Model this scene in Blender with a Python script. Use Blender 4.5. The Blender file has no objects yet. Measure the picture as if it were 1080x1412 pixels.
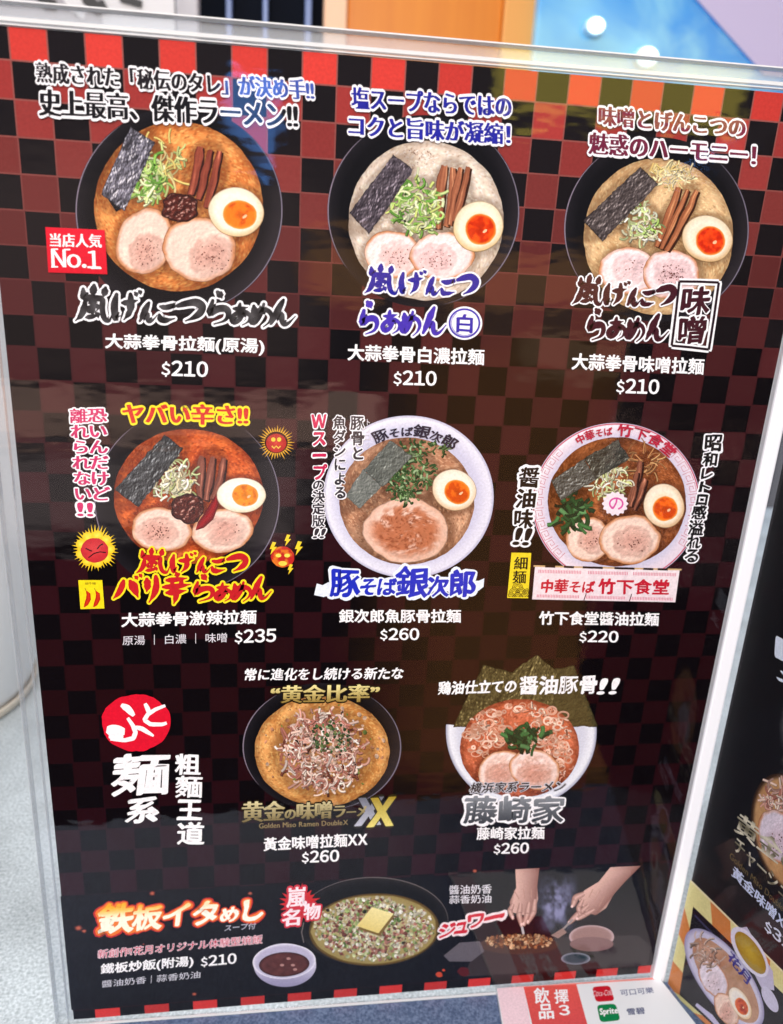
import bpy, math, random
import numpy as np
from mathutils import Matrix, Vector

S = bpy.context.scene
COL = S.collection
random.seed(7)
R_ = np.random.RandomState(11)

# ------------------------------------------------------------------ camera
RIGHT = np.array([0.9907478, -0.1245708, 0.0538596])
UP = np.array([-0.0122879, 0.3128883, 0.9497104])
FWD = np.array([0.1351582, 0.9415854, -0.3084627])
EYE = np.array([0.0634278, -0.2052528, 0.2531178])
FOC = 1050.0                                   # focal length in pixels of the 1080 wide photograph
cam = bpy.data.cameras.new('camera')
cam.sensor_fit = 'HORIZONTAL'; cam.sensor_width = 36.0; cam.lens = 36.0 * FOC / 1080.0
cam.clip_start = 0.01; cam.clip_end = 50.0
cam.dof.use_dof = True; cam.dof.focus_distance = 0.218; cam.dof.aperture_fstop = 19.0
camo = bpy.data.objects.new('camera', cam); COL.objects.link(camo)
m = Matrix.Identity(4)
for i in range(3):
    m[i][0] = RIGHT[i]; m[i][1] = UP[i]; m[i][2] = -FWD[i]; m[i][3] = EYE[i]
camo.matrix_world = m
S.camera = camo

# ------------------------------------------------------------------ exposure, surroundings, lamps
S.view_settings.view_transform = 'Standard'
try: S.view_settings.look = 'None'
except Exception: pass
S.view_settings.exposure = 0.0; S.view_settings.gamma = 1.0; S.view_settings.use_curve_mapping = False
S.cycles.max_bounces = 8; S.cycles.transparent_max_bounces = 16
S.cycles.caustics_reflective = False; S.cycles.caustics_refractive = False
S.cycles.sample_clamp_indirect = 4.0

W = bpy.data.worlds.new('World'); S.world = W; W.use_nodes = True
WN = W.node_tree.nodes; WL = W.node_tree.links
WN.clear()
def wn(t, **k):
    n = WN.new(t)
    for a, b in k.items(): setattr(n, a, b)
    return n
def wmath(op, a, b=None, c=None):
    n = wn('ShaderNodeMath', operation=op)
    for i, v in enumerate((a, b, c)):
        if v is None: continue
        if isinstance(v, (int, float)): n.inputs[i].default_value = v
        else: WL.new(v, n.inputs[i])
    return n.outputs[0]
wtc = wn('ShaderNodeTexCoord')
wno = wn('ShaderNodeTexNoise'); wno.inputs['Scale'].default_value = 14.0; wno.inputs['Detail'].default_value = 3.0
WL.new(wtc.outputs['Generated'], wno.inputs['Vector'])
wsep = wn('ShaderNodeSeparateXYZ'); WL.new(wtc.outputs['Generated'], wsep.inputs[0])
nz = wmath('MULTIPLY', wmath('SUBTRACT', wno.outputs[0], 0.5), 0.07)
front = wmath('LESS_THAN', wsep.outputs[1], -0.05)
ny = wmath('MAXIMUM', wmath('MULTIPLY', wsep.outputs[1], -1.0), 0.05)
wu = wmath('ADD', wmath('DIVIDE', wsep.outputs[0], ny), nz)
wv = wmath('ADD', wmath('DIVIDE', wsep.outputs[2], ny), nz)
def soft(x, a, b, e):                          # 1 between a and b, soft over e
    up = wn('ShaderNodeMapRange'); up.interpolation_type = 'SMOOTHSTEP'
    WL.new(x, up.inputs[0]); up.inputs[1].default_value = a - e; up.inputs[2].default_value = a + e
    dn = wn('ShaderNodeMapRange'); dn.interpolation_type = 'SMOOTHSTEP'
    WL.new(x, dn.inputs[0]); dn.inputs[1].default_value = b - e; dn.inputs[2].default_value = b + e
    return wmath('MULTIPLY', up.outputs[0], wmath('SUBTRACT', 1.0, dn.outputs[0]))
base = wn('ShaderNodeRGB'); base.outputs[0].default_value = (0.11, 0.11, 0.13, 1)
acc = base.outputs[0]
# the room behind the photographer, as seen mirrored in the glossy sleeve: (u0,u1,v0,v1,edge,colour)
ROOM = [(-9, 9, -9, -0.36, .06, (0.025, 0.018, 0.022)),
        (0.16, 0.66, -0.78, -0.06, .09, (0.62, 0.27, 0.07)),
        (0.45, 0.80, -0.50, -0.02, .08, (0.30, 0.12, 0.07)),
        (-9, 0.02, -0.37, -0.25, .03, (0.85, 0.70, 0.68)),
        (-9, 0.12, -0.235, -0.165, .014, (1.5, 1.0, 0.8)),
        (-9, 0.02, -0.15, 0.10, .05, (0.36, 0.28, 0.26)),
        (0.30, 9, -0.130, -0.085, .012, (0.95, 0.55, 0.26)),
        (0.02, 9, -0.040, 0.030, .015, (1.1, 0.55, 0.20)),
        (0.24, 0.56, 0.178, 0.30, .010, (2.5, 2.05, 0.34)),
        (-0.075, -0.012, 0.105, 0.205, .008, (0.6, 1.7, 4.6)),
        (0.645, 0.70, 0.155, 0.175, .006, (0.3, 0.9, 3.0)),
        (-9, 9, 0.75, 9, .2, (0.8, 0.8, 0.85))]
for (a, b, c, d, e, colr) in ROOM:
    f = wmath('MULTIPLY', wmath('MULTIPLY', soft(wu, a, b, e), soft(wv, c, d, e)), front)
    mx = wn('ShaderNodeMix', data_type='RGBA'); WL.new(f, mx.inputs[0]); WL.new(acc, mx.inputs[6])
    mx.inputs[7].default_value = tuple(1.4 * q for q in colr) + (1,); acc = mx.outputs[2]
bg = wn('ShaderNodeBackground'); bg.inputs[1].default_value = 1.0
WL.new(acc, bg.inputs[0])
wo = wn('ShaderNodeOutputWorld'); WL.new(bg.outputs[0], wo.inputs[0])

def area(name, loc, target, size, power, col):
    l = bpy.data.lights.new(name, 'AREA'); l.shape = 'RECTANGLE'; l.size = size[0]; l.size_y = size[1]
    l.energy = power; l.color = col
    o = bpy.data.objects.new(name, l); COL.objects.link(o); o.location = loc
    o.rotation_euler = (Vector(target) - Vector(loc)).to_track_quat('-Z', 'Y').to_euler()
    return o
area('fill_light_front', (-0.10, -1.00, 0.78), (0.1, 0.0, 0.15), (0.9, 0.34), 17.0, (1.0, 0.97, 0.96))  # added fill from the viewer's side to light the page, unseen
area('fill_light_back', (-0.25, 0.75, 1.2), (-0.10, 0.2, 0.0), (0.9, 0.5), 15.0, (0.95, 0.97, 1.0))  # added light for the counter and pot behind the stand, unseen

# ------------------------------------------------------------------ pixel of the photograph -> point on a plane of the place
def rays(p):
    p = np.asarray(p, float).reshape(-1, 2)
    return (RIGHT[None] * ((p[:, :1] - 540) / FOC) - UP[None] * ((p[:, 1:] - 706) / FOC) + FWD[None])
def on_plane(p, o, n):
    d = rays(p); o = np.asarray(o, float); n = np.asarray(n, float)
    t = ((o - EYE) @ n) / (d @ n)
    return EYE[None] + d * t[:, None]
CELL = 0.0082
BASE_Z = 0.003
def front_plane(p, off): return on_plane(p, (0, -off, 0), (0, 1, 0))
ANG = math.radians(12)
SD = np.array([math.sin(ANG), -math.cos(ANG), 0.0])       # the side page runs towards the viewer
SN = np.array([-math.cos(ANG), -math.sin(ANG), 0.0])      # and faces left
SO = np.array([0.2080, -0.0018, 0.0])
def side_plane(p, off): return on_plane(p, SO + SN * off, SN)
CARD_Z = 0.0022
def card_plane(p, off): return on_plane(p, (0, 0, CARD_Z + off), (0, 0, 1))

# ------------------------------------------------------------------ noise and colour
def lin(c):
    c = np.asarray(c, float) / 255.0
    return np.where(c <= 0.04045, c / 12.92, ((np.maximum(c, 0.0) + 0.055) / 1.055) ** 2.4)
def _h(ix, iy, s):
    n = (ix.astype(np.int64) * 374761393 + iy.astype(np.int64) * 668265263 + s * 974634541) & 0xffffffff
    n = ((n ^ (n >> 13)) * 1274126177) & 0xffffffff
    return ((n ^ (n >> 16)) & 0xffff) / 65535.0
def vn(x, y, s=0):
    x = np.asarray(x, float); y = np.asarray(y, float)
    ix = np.floor(x); iy = np.floor(y); fx = x - ix; fy = y - iy
    fx = fx * fx * (3 - 2 * fx); fy = fy * fy * (3 - 2 * fy)
    a = _h(ix, iy, s); b = _h(ix + 1, iy, s); c = _h(ix, iy + 1, s); d = _h(ix + 1, iy + 1, s)
    return (a * (1 - fx) + b * fx) * (1 - fy) + (c * (1 - fx) + d * fx) * fy
def fbm(x, y, s=0, o=3):
    r = 0; a = .5; t = 0
    for k in range(o):
        r = r + a * vn(x * 2 ** k, y * 2 ** k, s + k * 17); t += a; a *= .55
    return r / t
def mix(a, b, t):
    a = np.asarray(a, float); b = np.asarray(b, float); t = np.clip(np.asarray(t, float), 0, 1)
    return a + (b - a) * t[..., None]
def sst(a, b, x): 
    t = np.clip((np.asarray(x, float) - a) / (b - a), 0, 1); return t * t * (3 - 2 * t)

# ------------------------------------------------------------------ materials
def principled(name, col=(.5, .5, .5), rough=.5, spec=.5, metal=0.0):
    mt = bpy.data.materials.new(name); mt.use_nodes = True
    b = mt.node_tree.nodes['Principled BSDF']
    b.inputs['Base Color'].default_value = (*col, 1); b.inputs['Roughness'].default_value = rough
    b.inputs['Specular IOR Level'].default_value = spec; b.inputs['Metallic'].default_value = metal
    return mt
INK = principled('printed_ink', rough=.6, spec=.04)
_n = INK.node_tree.nodes; _l = INK.node_tree.links
_a = _n.new('ShaderNodeAttribute'); _a.attribute_name = 'Col'
_tc = _n.new('ShaderNodeTexCoord'); _t = _n.new('ShaderNodeTexNoise'); _t.inputs['Scale'].default_value = 1400; _t.inputs['Detail'].default_value = 2
_mr = _n.new('ShaderNodeMapRange'); _mr.inputs[1].default_value = .3; _mr.inputs[2].default_value = .7; _mr.inputs[3].default_value = .9; _mr.inputs[4].default_value = 1.06
_l.new(_tc.outputs['Object'], _t.inputs['Vector']); _l.new(_t.outputs[0], _mr.inputs[0])
_mx = _n.new('ShaderNodeVectorMath'); _mx.operation = 'SCALE'
_l.new(_a.outputs['Color'], _mx.inputs[0]); _l.new(_mr.outputs[0], _mx.inputs['Scale'])
_l.new(_mx.outputs[0], _n['Principled BSDF'].inputs['Base Color'])

# ------------------------------------------------------------------ flat printed shapes, each one mesh
class Print:
    def __init__(self, plane, layer):
        self.plane = plane; self.layer = layer; self.V = []; self.C = []; self.F = []; self.n = 0; self.k = 0
    def add(self, px, faces, col, dz=None):
        px = np.asarray(px, float).reshape(-1, 2)
        if dz is None:
            dz = (self.k % 60) * 2.8e-7; self.k += 1
        P = self.plane(px, self.layer * 1.8e-5 + dz)
        col = np.asarray(col, float)
        if col.ndim == 1: col = np.repeat(col[None], len(px), 0)
        self.V.append(P); self.C.append(lin(col))
        n = self.n
        self.F += [tuple(int(i) + n for i in f) for f in faces]
        self.n += len(px)
    def poly(self, pts, col): self.add(pts, [tuple(range(len(pts)))], col)
    def quad(self, q, nu, nv, fn):
        """q: TL, TR, BR, BL pixels; fn(u, v, x, y) -> colours"""
        q = np.asarray(q, float)
        u, v = np.meshgrid(np.linspace(0, 1, nu + 1), np.linspace(0, 1, nv + 1))
        u = u.ravel(); v = v.ravel()
        px = (q[0][None] * ((1 - u) * (1 - v))[:, None] + q[1][None] * (u * (1 - v))[:, None]
              + q[2][None] * (u * v)[:, None] + q[3][None] * ((1 - u) * v)[:, None])
        w = nu + 1
        F = [(j * w + i, j * w + i + 1, (j + 1) * w + i + 1, (j + 1) * w + i) for j in range(nv) for i in range(nu)]
        c = fn(u, v, px[:, 0], px[:, 1]) if callable(fn) else fn
        self.add(px, F, c)
    def star(self, cx, cy, rx, ry, fn, rot=0, wob=0, seed=0, rings=16, segs=64, lobes=3.0, inner=0.0):
        th = np.linspace(0, 2 * math.pi, segs, endpoint=False)
        wv_ = 1 + wob * (2 * fbm(np.cos(th) * lobes + 9, np.sin(th) * lobes + 9, seed) - 1)
        rr = np.linspace(inner, 1, rings + 1)
        if inner == 0: rr[0] = 0.004
        T, Rr = np.meshgrid(th, rr)
        X = np.cos(T) * Rr * wv_[None] * rx; Y = np.sin(T) * Rr * wv_[None] * ry
        c, s = math.cos(rot), math.sin(rot)
        px = np.stack([cx + X * c - Y * s, cy + X * s + Y * c], -1).reshape(-1, 2)
        F = [(j * segs + i, j * segs + (i + 1) % segs, (j + 1) * segs + (i + 1) % segs, (j + 1) * segs + i)
             for j in range(rings) for i in range(segs)]
        if inner == 0: F.append(tuple(range(segs)))
        cc = fn(px[:, 0], px[:, 1], Rr.ravel(), T.ravel()) if callable(fn) else fn
        self.add(px, F, cc)
    def strip(self, pts, w, col, edge=None, taper=0.0):
        pts = np.asarray(pts, float); n = len(pts)
        d = np.gradient(pts, axis=0); L = np.hypot(d[:, 0], d[:, 1]) + 1e-9
        nr = np.stack([-d[:, 1] / L, d[:, 0] / L], 1)
        ww = np.full(n, w / 2.0)
        if taper: 
            t = np.linspace(0, 1, n); ww = ww * (1 - taper * np.abs(2 * t - 1) ** 2)
        A = pts + nr * ww[:, None]; B = pts - nr * ww[:, None]
        if edge is None:
            self.add(np.concatenate([A, B]), [(i, i + 1, n + i + 1, n + i) for i in range(n - 1)], col)
        else:
            colr = np.concatenate([np.repeat([edge], n, 0), np.repeat([col], n, 0), np.repeat([edge], n, 0)])
            F = [(i, i + 1, n + i + 1, n + i) for i in range(n - 1)] + [(n + i, n + i + 1, 2 * n + i + 1, 2 * n + i) for i in range(n - 1)]
            self.add(np.concatenate([A, pts, B]), F, colr)
    def build(self, name, parent=None, loc=(0, 0, 0), label=None):
        me = bpy.data.meshes.new(name)
        V = np.concatenate(self.V) - np.asarray(loc, float)[None]
        me.from_pydata(V.tolist(), [], self.F)
        at = me.color_attributes.new('Col', 'FLOAT_COLOR', 'POINT')
        C4 = np.ones((len(V), 4), np.float32); C4[:, :3] = np.concatenate(self.C)
        at.data.foreach_set('color', C4.ravel())
        me.materials.append(INK); me.update()
        o = bpy.data.objects.new(name, me); COL.objects.link(o)
        if parent is not None: o.parent = parent
        if label: o['label'] = label
        return o

# ------------------------------------------------------------------ lettering from the built-in typeface
_G = {}
def glyph(ch):
    if ch in _G: return _G[ch]
    cu = bpy.data.curves.new('glyph', 'FONT'); cu.body = ch; cu.size = 1.0; cu.resolution_u = 3; cu.dimensions = '2D'; cu.fill_mode = 'BOTH'
    ob = bpy.data.objects.new('glyph', cu); COL.objects.link(ob)
    bpy.context.view_layer.update()
    ev = ob.evaluated_get(bpy.context.evaluated_depsgraph_get())
    me = ev.to_mesh()
    V = np.array([v.co[:2] for v in me.vertices]).reshape(-1, 2)
    F = [tuple(p.vertices) for p in me.polygons]
    ev.to_mesh_clear()
    bpy.data.objects.remove(ob); bpy.data.curves.remove(cu)
    cnt = {}
    for f in F:
        for i in range(len(f)):
            e = tuple(sorted((f[i], f[(i + 1) % len(f)]))); cnt[e] = cnt.get(e, 0) + 1
    E = [e for e, k in cnt.items() if k == 1]
    _G[ch] = (V, F, E)
    return _G[ch]
FULL = {c: chr(ord(c) + 0xfee0) for c in '0123456789$NoX.W'}
def wide(ch): return ord(ch) > 0x2e00 and not 0xff01 < ord(ch) < 0xff60
CIRC = [(math.cos(a), math.sin(a)) for a in np.linspace(0, 2 * math.pi, 8, endpoint=False)]

def layout(body, vertical=False, scale=None, gap=0.0, dy=None, pitch=1.0):
    """list of (char, x, y, size) in em units"""
    out = []; x = 0.0; y = 0.0; k = 0
    if 'Golden' not in body: body = ''.join(FULL.get(c, c) for c in body)
    for ch in body:
        s = scale[k % len(scale)] if scale else 1.0
        o = dy[k % len(dy)] if dy else 0.0
        if ch == ' ':
            x += .35; continue
        V = glyph(ch)[0]
        if vertical:
            w = V[:, 0].max() + V[:, 0].min() if not wide(ch) else 1.0
            out.append((ch, -w * s / 2 + o, y - .88 * s, s, None)); y -= s * pitch
        elif wide(ch):
            out.append((ch, x, o, s, None)); x += s + gap
        else:
            a, b = V[:, 0].min(), V[:, 0].max()
            out.append((ch, x + .05 - a * s, o, s, None)); x += (b - a) * s + (.15 if ch == '!' else .11) + gap
        k += 1
    return out

def lettering(pr, items, quad, col, nib=(0.0, 0.0), nrot=0.0, under=None, warp=0.0, seed=0, smooth=0.0, arc=None):
    """pr: Print; items from layout; quad: BL, BR, TL pixels of the ink; under: list of (nib radius, colour), widest first"""
    vs = []
    for ch, x, y, s, _ in items:
        V, F, E = glyph(ch)
        P = V * s + np.array([x, y])
        if warp:
            P = P + warp * s * np.stack([fbm(P[:, 0] * 2.2, P[:, 1] * 2.2 + 5, seed) - .5, fbm(P[:, 0] * 2.2 + 31, P[:, 1] * 2.2, seed + 3) - .5], 1) * 2
        vs.append(P)
    A = np.concatenate(vs); mn = A.min(0); mxx = A.max(0); sz = np.maximum(mxx - mn, 1e-6)
    BL, BR, TL = [np.array(q, float) for q in quad]
    def tf(P):
        q = (P - mn) / sz
        if arc is None:
            return BL[None] + q[:, :1] * (BR - BL)[None] + q[:, 1:] * (TL - BL)[None]
        cx, cy, rx, ry, a0, a1, h = arc
        a = np.radians(a0 + (a1 - a0) * q[:, 0]); k = 1 + q[:, 1] * h
        return np.stack([cx + np.cos(a) * rx * k, cy - np.sin(a) * ry * k], 1)
    def colour(P, c):
        if callable(c):
            q = (P - mn) / sz; return c(q[:, 0], q[:, 1])
        return c
    def pen(P, E, s, r, c, rot=0.0):
        rx, ry = r
        ca, sa = math.cos(rot), math.sin(rot)
        used = sorted({i for e in E for i in e})
        for i in used:
            k = 1.0 if not warp else .55 + .9 * vn(P[i, 0] * 3.1, P[i, 1] * 3.1, seed + 8)
            pts = np.array([[P[i, 0] + (x * rx * ca - y * ry * sa) * s * k, P[i, 1] + (x * rx * sa + y * ry * ca) * s * k] for x, y in CIRC])
            pr.add(tf(pts), [tuple(range(8))], colour(pts, c))
        for a, b in E:
            d = P[b] - P[a]
            dl = np.array([d[0] * ca + d[1] * sa, -d[0] * sa + d[1] * ca])
            n = np.array([-dl[1] * rx, dl[0] * ry]); L = math.hypot(*n)     # direction of support on the ellipse
            if L < 1e-9: continue
            off = np.array([n[0] / L * rx, n[1] / L * ry])
            off = np.array([off[0] * ca - off[1] * sa, off[0] * sa + off[1] * ca]) * s
            ka = kb = 1.0
            if warp:
                ka = .55 + .9 * vn(P[a, 0] * 3.1, P[a, 1] * 3.1, seed + 8); kb = .55 + .9 * vn(P[b, 0] * 3.1, P[b, 1] * 3.1, seed + 8)
            pts = np.array([P[a] + off * ka, P[b] + off * kb, P[b] - off * kb, P[a] - off * ka])
            pr.add(tf(pts), [(0, 1, 2, 3)], colour(pts, c))
    dens = {it[0]: min(1.0, max(.30, 1.42 - sum(math.dist(glyph(it[0])[0][a], glyph(it[0])[0][b]) for a, b in glyph(it[0])[2]) / 17.0)) for it in items}
    lay = pr.layer
    for r, c in (under or []):
        pr.k = 0
        for (ch, x, y, s, _), P in zip(items, vs):
            V, F, E = glyph(ch)
            pr.add(tf(P), F, colour(P, c))
            rr = (r + nib[0] * .8, r + nib[0] * .8) if isinstance(r, (int, float)) else r
            pen(P, E, s, rr, c)
        pr.layer += 1
    pr.k = 0
    for (ch, x, y, s, _), P in zip(items, vs):
        V, F, E = glyph(ch)
        pr.add(tf(P), F, colour(P, col))
        if nib[0] > 0 or nib[1] > 0: pen(P, E, s, (max(nib[0] * dens[ch], .001), max(nib[1] * dens[ch], .001)), col, nrot)
    pr.layer = lay

# ------------------------------------------------------------------ plain solid parts
def part(name, V, F, mat, parent=None, loc=(0, 0, 0), bevel=0.0):
    me = bpy.data.meshes.new(name)
    V = np.asarray(V, float) - np.asarray(loc, float)[None]
    me.from_pydata(V.tolist(), [], F); me.materials.append(mat); me.update()
    if bevel:
        import bmesh
        b = bmesh.new(); b.from_mesh(me)
        bmesh.ops.bevel(b, geom=b.edges[:], offset=bevel, segments=2, affect='EDGES', profile=.5)
        b.to_mesh(me); b.free()
    o = bpy.data.objects.new(name, me); COL.objects.link(o)
    if parent is not None: o.parent = parent
    return o
def boxv(x0, x1, y0, y1, z0, z1):
    V = [(x, y, z) for z in (z0, z1) for y in (y0, y1) for x in (x0, x1)]
    F = [(0, 2, 3, 1), (4, 5, 7, 6), (0, 1, 5, 4), (2, 6, 7, 3), (0, 4, 6, 2), (1, 3, 7, 5)]
    return V, F
def box(name, x0, x1, y0, y1, z0, z1, mat, parent=None, loc=(0, 0, 0), bevel=0.0):
    V, F = boxv(x0, x1, y0, y1, z0, z1); return part(name, V, F, mat, parent, loc, bevel)
def slab(name, o, d, n, w0, w1, z0, z1, t0, t1, mat, parent=None, loc=(0, 0, 0)):
    V = []
    for z in (z0, z1):
        for t in (t0, t1):
            for w in (w0, w1):
                V.append(np.asarray(o) + d * w + n * t + np.array([0, 0, z]))
    F = [(0, 2, 3, 1), (4, 5, 7, 6), (0, 1, 5, 4), (2, 6, 7, 3), (0, 4, 6, 2), (1, 3, 7, 5)]
    return part(name, V, F, mat, parent, loc)
def empty(name, loc, label, cat, group=None):
    o = bpy.data.objects.new(name, None); COL.objects.link(o); o.location = loc; o.empty_display_size = .02
    o['label'] = label; o['category'] = cat
    if group: o['group'] = group
    return o
def tag(o, label, cat, group=None):
    o['label'] = label; o['category'] = cat
    if group: o['group'] = group
    return o

def clear_acrylic(name, tint=(1, 1, 1), wave=0.0, gloss=1.0, rough=0.0, haze=0.0):
    mt = bpy.data.materials.new(name); mt.use_nodes = True
    n = mt.node_tree.nodes; l = mt.node_tree.links; n.clear()
    out = n.new('ShaderNodeOutputMaterial'); tr = n.new('ShaderNodeBsdfTransparent'); gl = n.new('ShaderNodeBsdfGlossy')
    tr.inputs[0].default_value = (*tint, 1); gl.inputs['Roughness'].default_value = rough
    fr = n.new('ShaderNodeFresnel'); fr.inputs[0].default_value = 1.49
    ge = n.new('ShaderNodeNewGeometry'); io = n.new('ShaderNodeMix'); io.data_type = 'FLOAT'
    io.inputs[2].default_value = 1.49; io.inputs[3].default_value = 1 / 1.49
    l.new(ge.outputs['Backfacing'], io.inputs[0]); l.new(io.outputs[0], fr.inputs[0])   # same reflectance from both faces of the slab
    mu = n.new('ShaderNodeMath'); mu.operation = 'MULTIPLY'; mu.inputs[1].default_value = gloss; mu.use_clamp = True
    l.new(fr.outputs[0], mu.inputs[0])
    mx = n.new('ShaderNodeMixShader'); l.new(mu.outputs[0], mx.inputs[0]); l.new(tr.outputs[0], mx.inputs[1]); l.new(gl.outputs[0], mx.inputs[2])
    res = mx.outputs[0]
    if haze:
        df = n.new('ShaderNodeBsdfDiffuse'); df.inputs[0].default_value = (.9, .9, .9, 1)
        m2 = n.new('ShaderNodeMixShader'); m2.inputs[0].default_value = haze
        l.new(res, m2.inputs[1]); l.new(df.outputs[0], m2.inputs[2]); res = m2.outputs[0]
    if wave:
        tc = n.new('ShaderNodeTexCoord'); mp = n.new('ShaderNodeMapping'); mp.inputs['Scale'].default_value = (15, 15, 36)
        no = n.new('ShaderNodeTexNoise'); no.inputs['Scale'].default_value = 1.0; no.inputs['Detail'].default_value = 4; no.inputs['Roughness'].default_value = .62
        bp = n.new('ShaderNodeBump'); bp.inputs['Strength'].default_value = 1.0; bp.inputs['Distance'].default_value = wave
        l.new(tc.outputs['Object'], mp.inputs[0]); l.new(mp.outputs[0], no.inputs['Vector']); l.new(no.outputs[0], bp.inputs['Height'])
        l.new(bp.outputs[0], gl.inputs['Normal'])
    l.new(res, out.inputs[0])
    return mt

# ================================================================== SETTING: the counter
def counter_material():
    mt = principled('speckled_counter', rough=.28, spec=.4)
    n = mt.node_tree.nodes; l = mt.node_tree.links; b = n['Principled BSDF']
    tc = n.new('ShaderNodeTexCoord')
    def noise(sc, det):
        t = n.new('ShaderNodeTexNoise'); t.inputs['Scale'].default_value = sc; t.inputs['Detail'].default_value = det
        l.new(tc.outputs['Object'], t.inputs['Vector']); return t.outputs[0]
    r = n.new('ShaderNodeValToRGB'); r.color_ramp.elements[0].position = .33; r.color_ramp.elements[1].position = .68
    r.color_ramp.elements[0].color = (.36, .41, .42, 1); r.color_ramp.elements[1].color = (.68, .73, .75, 1)
    l.new(noise(900, 3), r.inputs[0])
    r2 = n.new('ShaderNodeValToRGB'); r2.color_ramp.elements[0].position = .35; r2.color_ramp.elements[1].position = .7
    r2.color_ramp.elements[0].color = (.8, .8, .8, 1); r2.color_ramp.elements[1].color = (1.1, 1.1, 1.1, 1)
    l.new(noise(30, 4), r2.inputs[0])
    mm = n.new('ShaderNodeMix'); mm.data_type = 'RGBA'; mm.blend_type = 'MULTIPLY'; mm.inputs[0].default_value = 1
    l.new(r.outputs[0], mm.inputs[6]); l.new(r2.outputs[0], mm.inputs[7]); l.new(mm.outputs[2], b.inputs['Base Color'])
    bp = n.new('ShaderNodeBump'); bp.inputs['Strength'].default_value = .25; bp.inputs['Distance'].default_value = .0004
    l.new(noise(1100, 2), bp.inputs['Height']); l.new(bp.outputs[0], b.inputs['Normal'])
    return mt
CT = counter_material()
V = [(-.6, -.070, 0), (.9, -.150, 0), (.9, .6, 0), (-.6, .6, 0), (-.6, -.075, -.04), (.9, -.150, -.04), (.9, .6, -.04), (-.6, .6, -.04)]
o = part('counter_top', V, [(0, 1, 2, 3), (7, 6, 5, 4), (0, 4, 5, 1), (1, 5, 6, 2), (2, 6, 7, 3), (3, 7, 4, 0)], CT)
o['kind'] = 'structure'
BLU = principled('blue_laminate', (.075, .125, .27), .3, .35)
_n = BLU.node_tree.nodes; _l = BLU.node_tree.links
_tc = _n.new('ShaderNodeTexCoord'); _t = _n.new('ShaderNodeTexNoise'); _t.inputs['Scale'].default_value = 1000; _t.inputs['Detail'].default_value = 3
_r = _n.new('ShaderNodeValToRGB'); _r.color_ramp.elements[0].color = (.075, .11, .20, 1); _r.color_ramp.elements[1].color = (.20, .26, .40, 1); _r.color_ramp.elements[0].position = .35; _r.color_ramp.elements[1].position = .7
_l.new(_tc.outputs['Object'], _t.inputs['Vector']); _l.new(_t.outputs[0], _r.inputs[0]); _l.new(_r.outputs[0], _n['Principled BSDF'].inputs['Base Color'])
o = part('counter_strip', [(x, y, z) for z in (-.002, .0004) for (x, y) in ((-.6, -.0695), (-.6, -.0022), (.9, -.0022), (.9, -.1490))], [(3, 2, 1, 0), (4, 5, 6, 7), (0, 1, 5, 4), (1, 2, 6, 5), (2, 3, 7, 6), (3, 0, 4, 7)], BLU)
o['kind'] = 'structure'

# ================================================================== what stands behind the menu
def bgx(px, py, y): return on_plane([(px, py)], (0, y, 0), (0, 1, 0))[0]
# orange wooden panel
OM = principled('orange_wood', rough=.45)
n = OM.node_tree.nodes; l = OM.node_tree.links
tc = n.new('ShaderNodeTexCoord'); mp = n.new('ShaderNodeMapping'); mp.inputs['Scale'].default_value = (14, 14, 1)
no = n.new('ShaderNodeTexNoise'); no.inputs['Scale'].default_value = 3; no.inputs['Detail'].default_value = 5
rp = n.new('ShaderNodeValToRGB'); rp.color_ramp.elements[0].color = (.66, .17, .004, 1); rp.color_ramp.elements[1].color = (.90, .32, .02, 1)
l.new(tc.outputs['Object'], mp.inputs[0]); l.new(mp.outputs[0], no.inputs['Vector']); l.new(no.outputs[0], rp.inputs[0]); l.new(rp.outputs[0], n['Principled BSDF'].inputs['Base Color'])
a = bgx(462, 60, .72); b = bgx(738, 60, .72)
t = empty('wooden_panel', ((a[0] + b[0]) / 2, .72, 0.0), 'orange wooden panel standing upright behind the menu, between dark lattice and blue board', 'panel')
L0 = t.location
c1 = bgx(478, 60, .72)[0]; c2 = bgx(690, 60, .72)[0]
box('board', c1, c2, .72, .745, 0, .75, OM, t, L0, .002)
OL = principled('pale_orange_edge', (.86, .40, .10), .4); OW = principled('cream_post', (.92, .58, .36), .4)
box('edge_trim', c2 + .0005, b[0], .715, .75, 0, .75, OL, t, L0, .002)
box('edge_trim', a[0] - .012, c1 - .0005, .715, .75, 0, .75, OW, t, L0, .002)
# dark lattice with pale posts
a = bgx(252, 60, .8); b = bgx(455, 60, .8)
t = empty('dark_lattice', ((a[0] + b[0]) / 2, .8, 0.0), 'dark screen with thin pale blue upright bars behind the menu top', 'screen')
L0 = t.location
DK = principled('dark_screen', (.006, .008, .014), .7, .05); BARM = principled('pale_bar', (.16, .24, .50), .3); WP = principled('white_post_paint', (.78, .76, .80), .4)
box('screen_panel', a[0] - .02, b[0] + .02, .82, .84, 0, .8, DK, t, L0)
for px, w in ((316, 8), (366, 7), (425, 9)):
    u0 = bgx(px - w / 2, 40, .8)[0]; u1 = bgx(px + w / 2, 40, .8)[0]
    box('bar', u0, u1, .80, .815, 0, .8, BARM, t, L0, .001)
u0 = bgx(244, 40, .78)[0]; u1 = bgx(274, 40, .78)[0]
box('post', u0, u1, .775, .80, 0, .8, WP, t, L0, .002)
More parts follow.
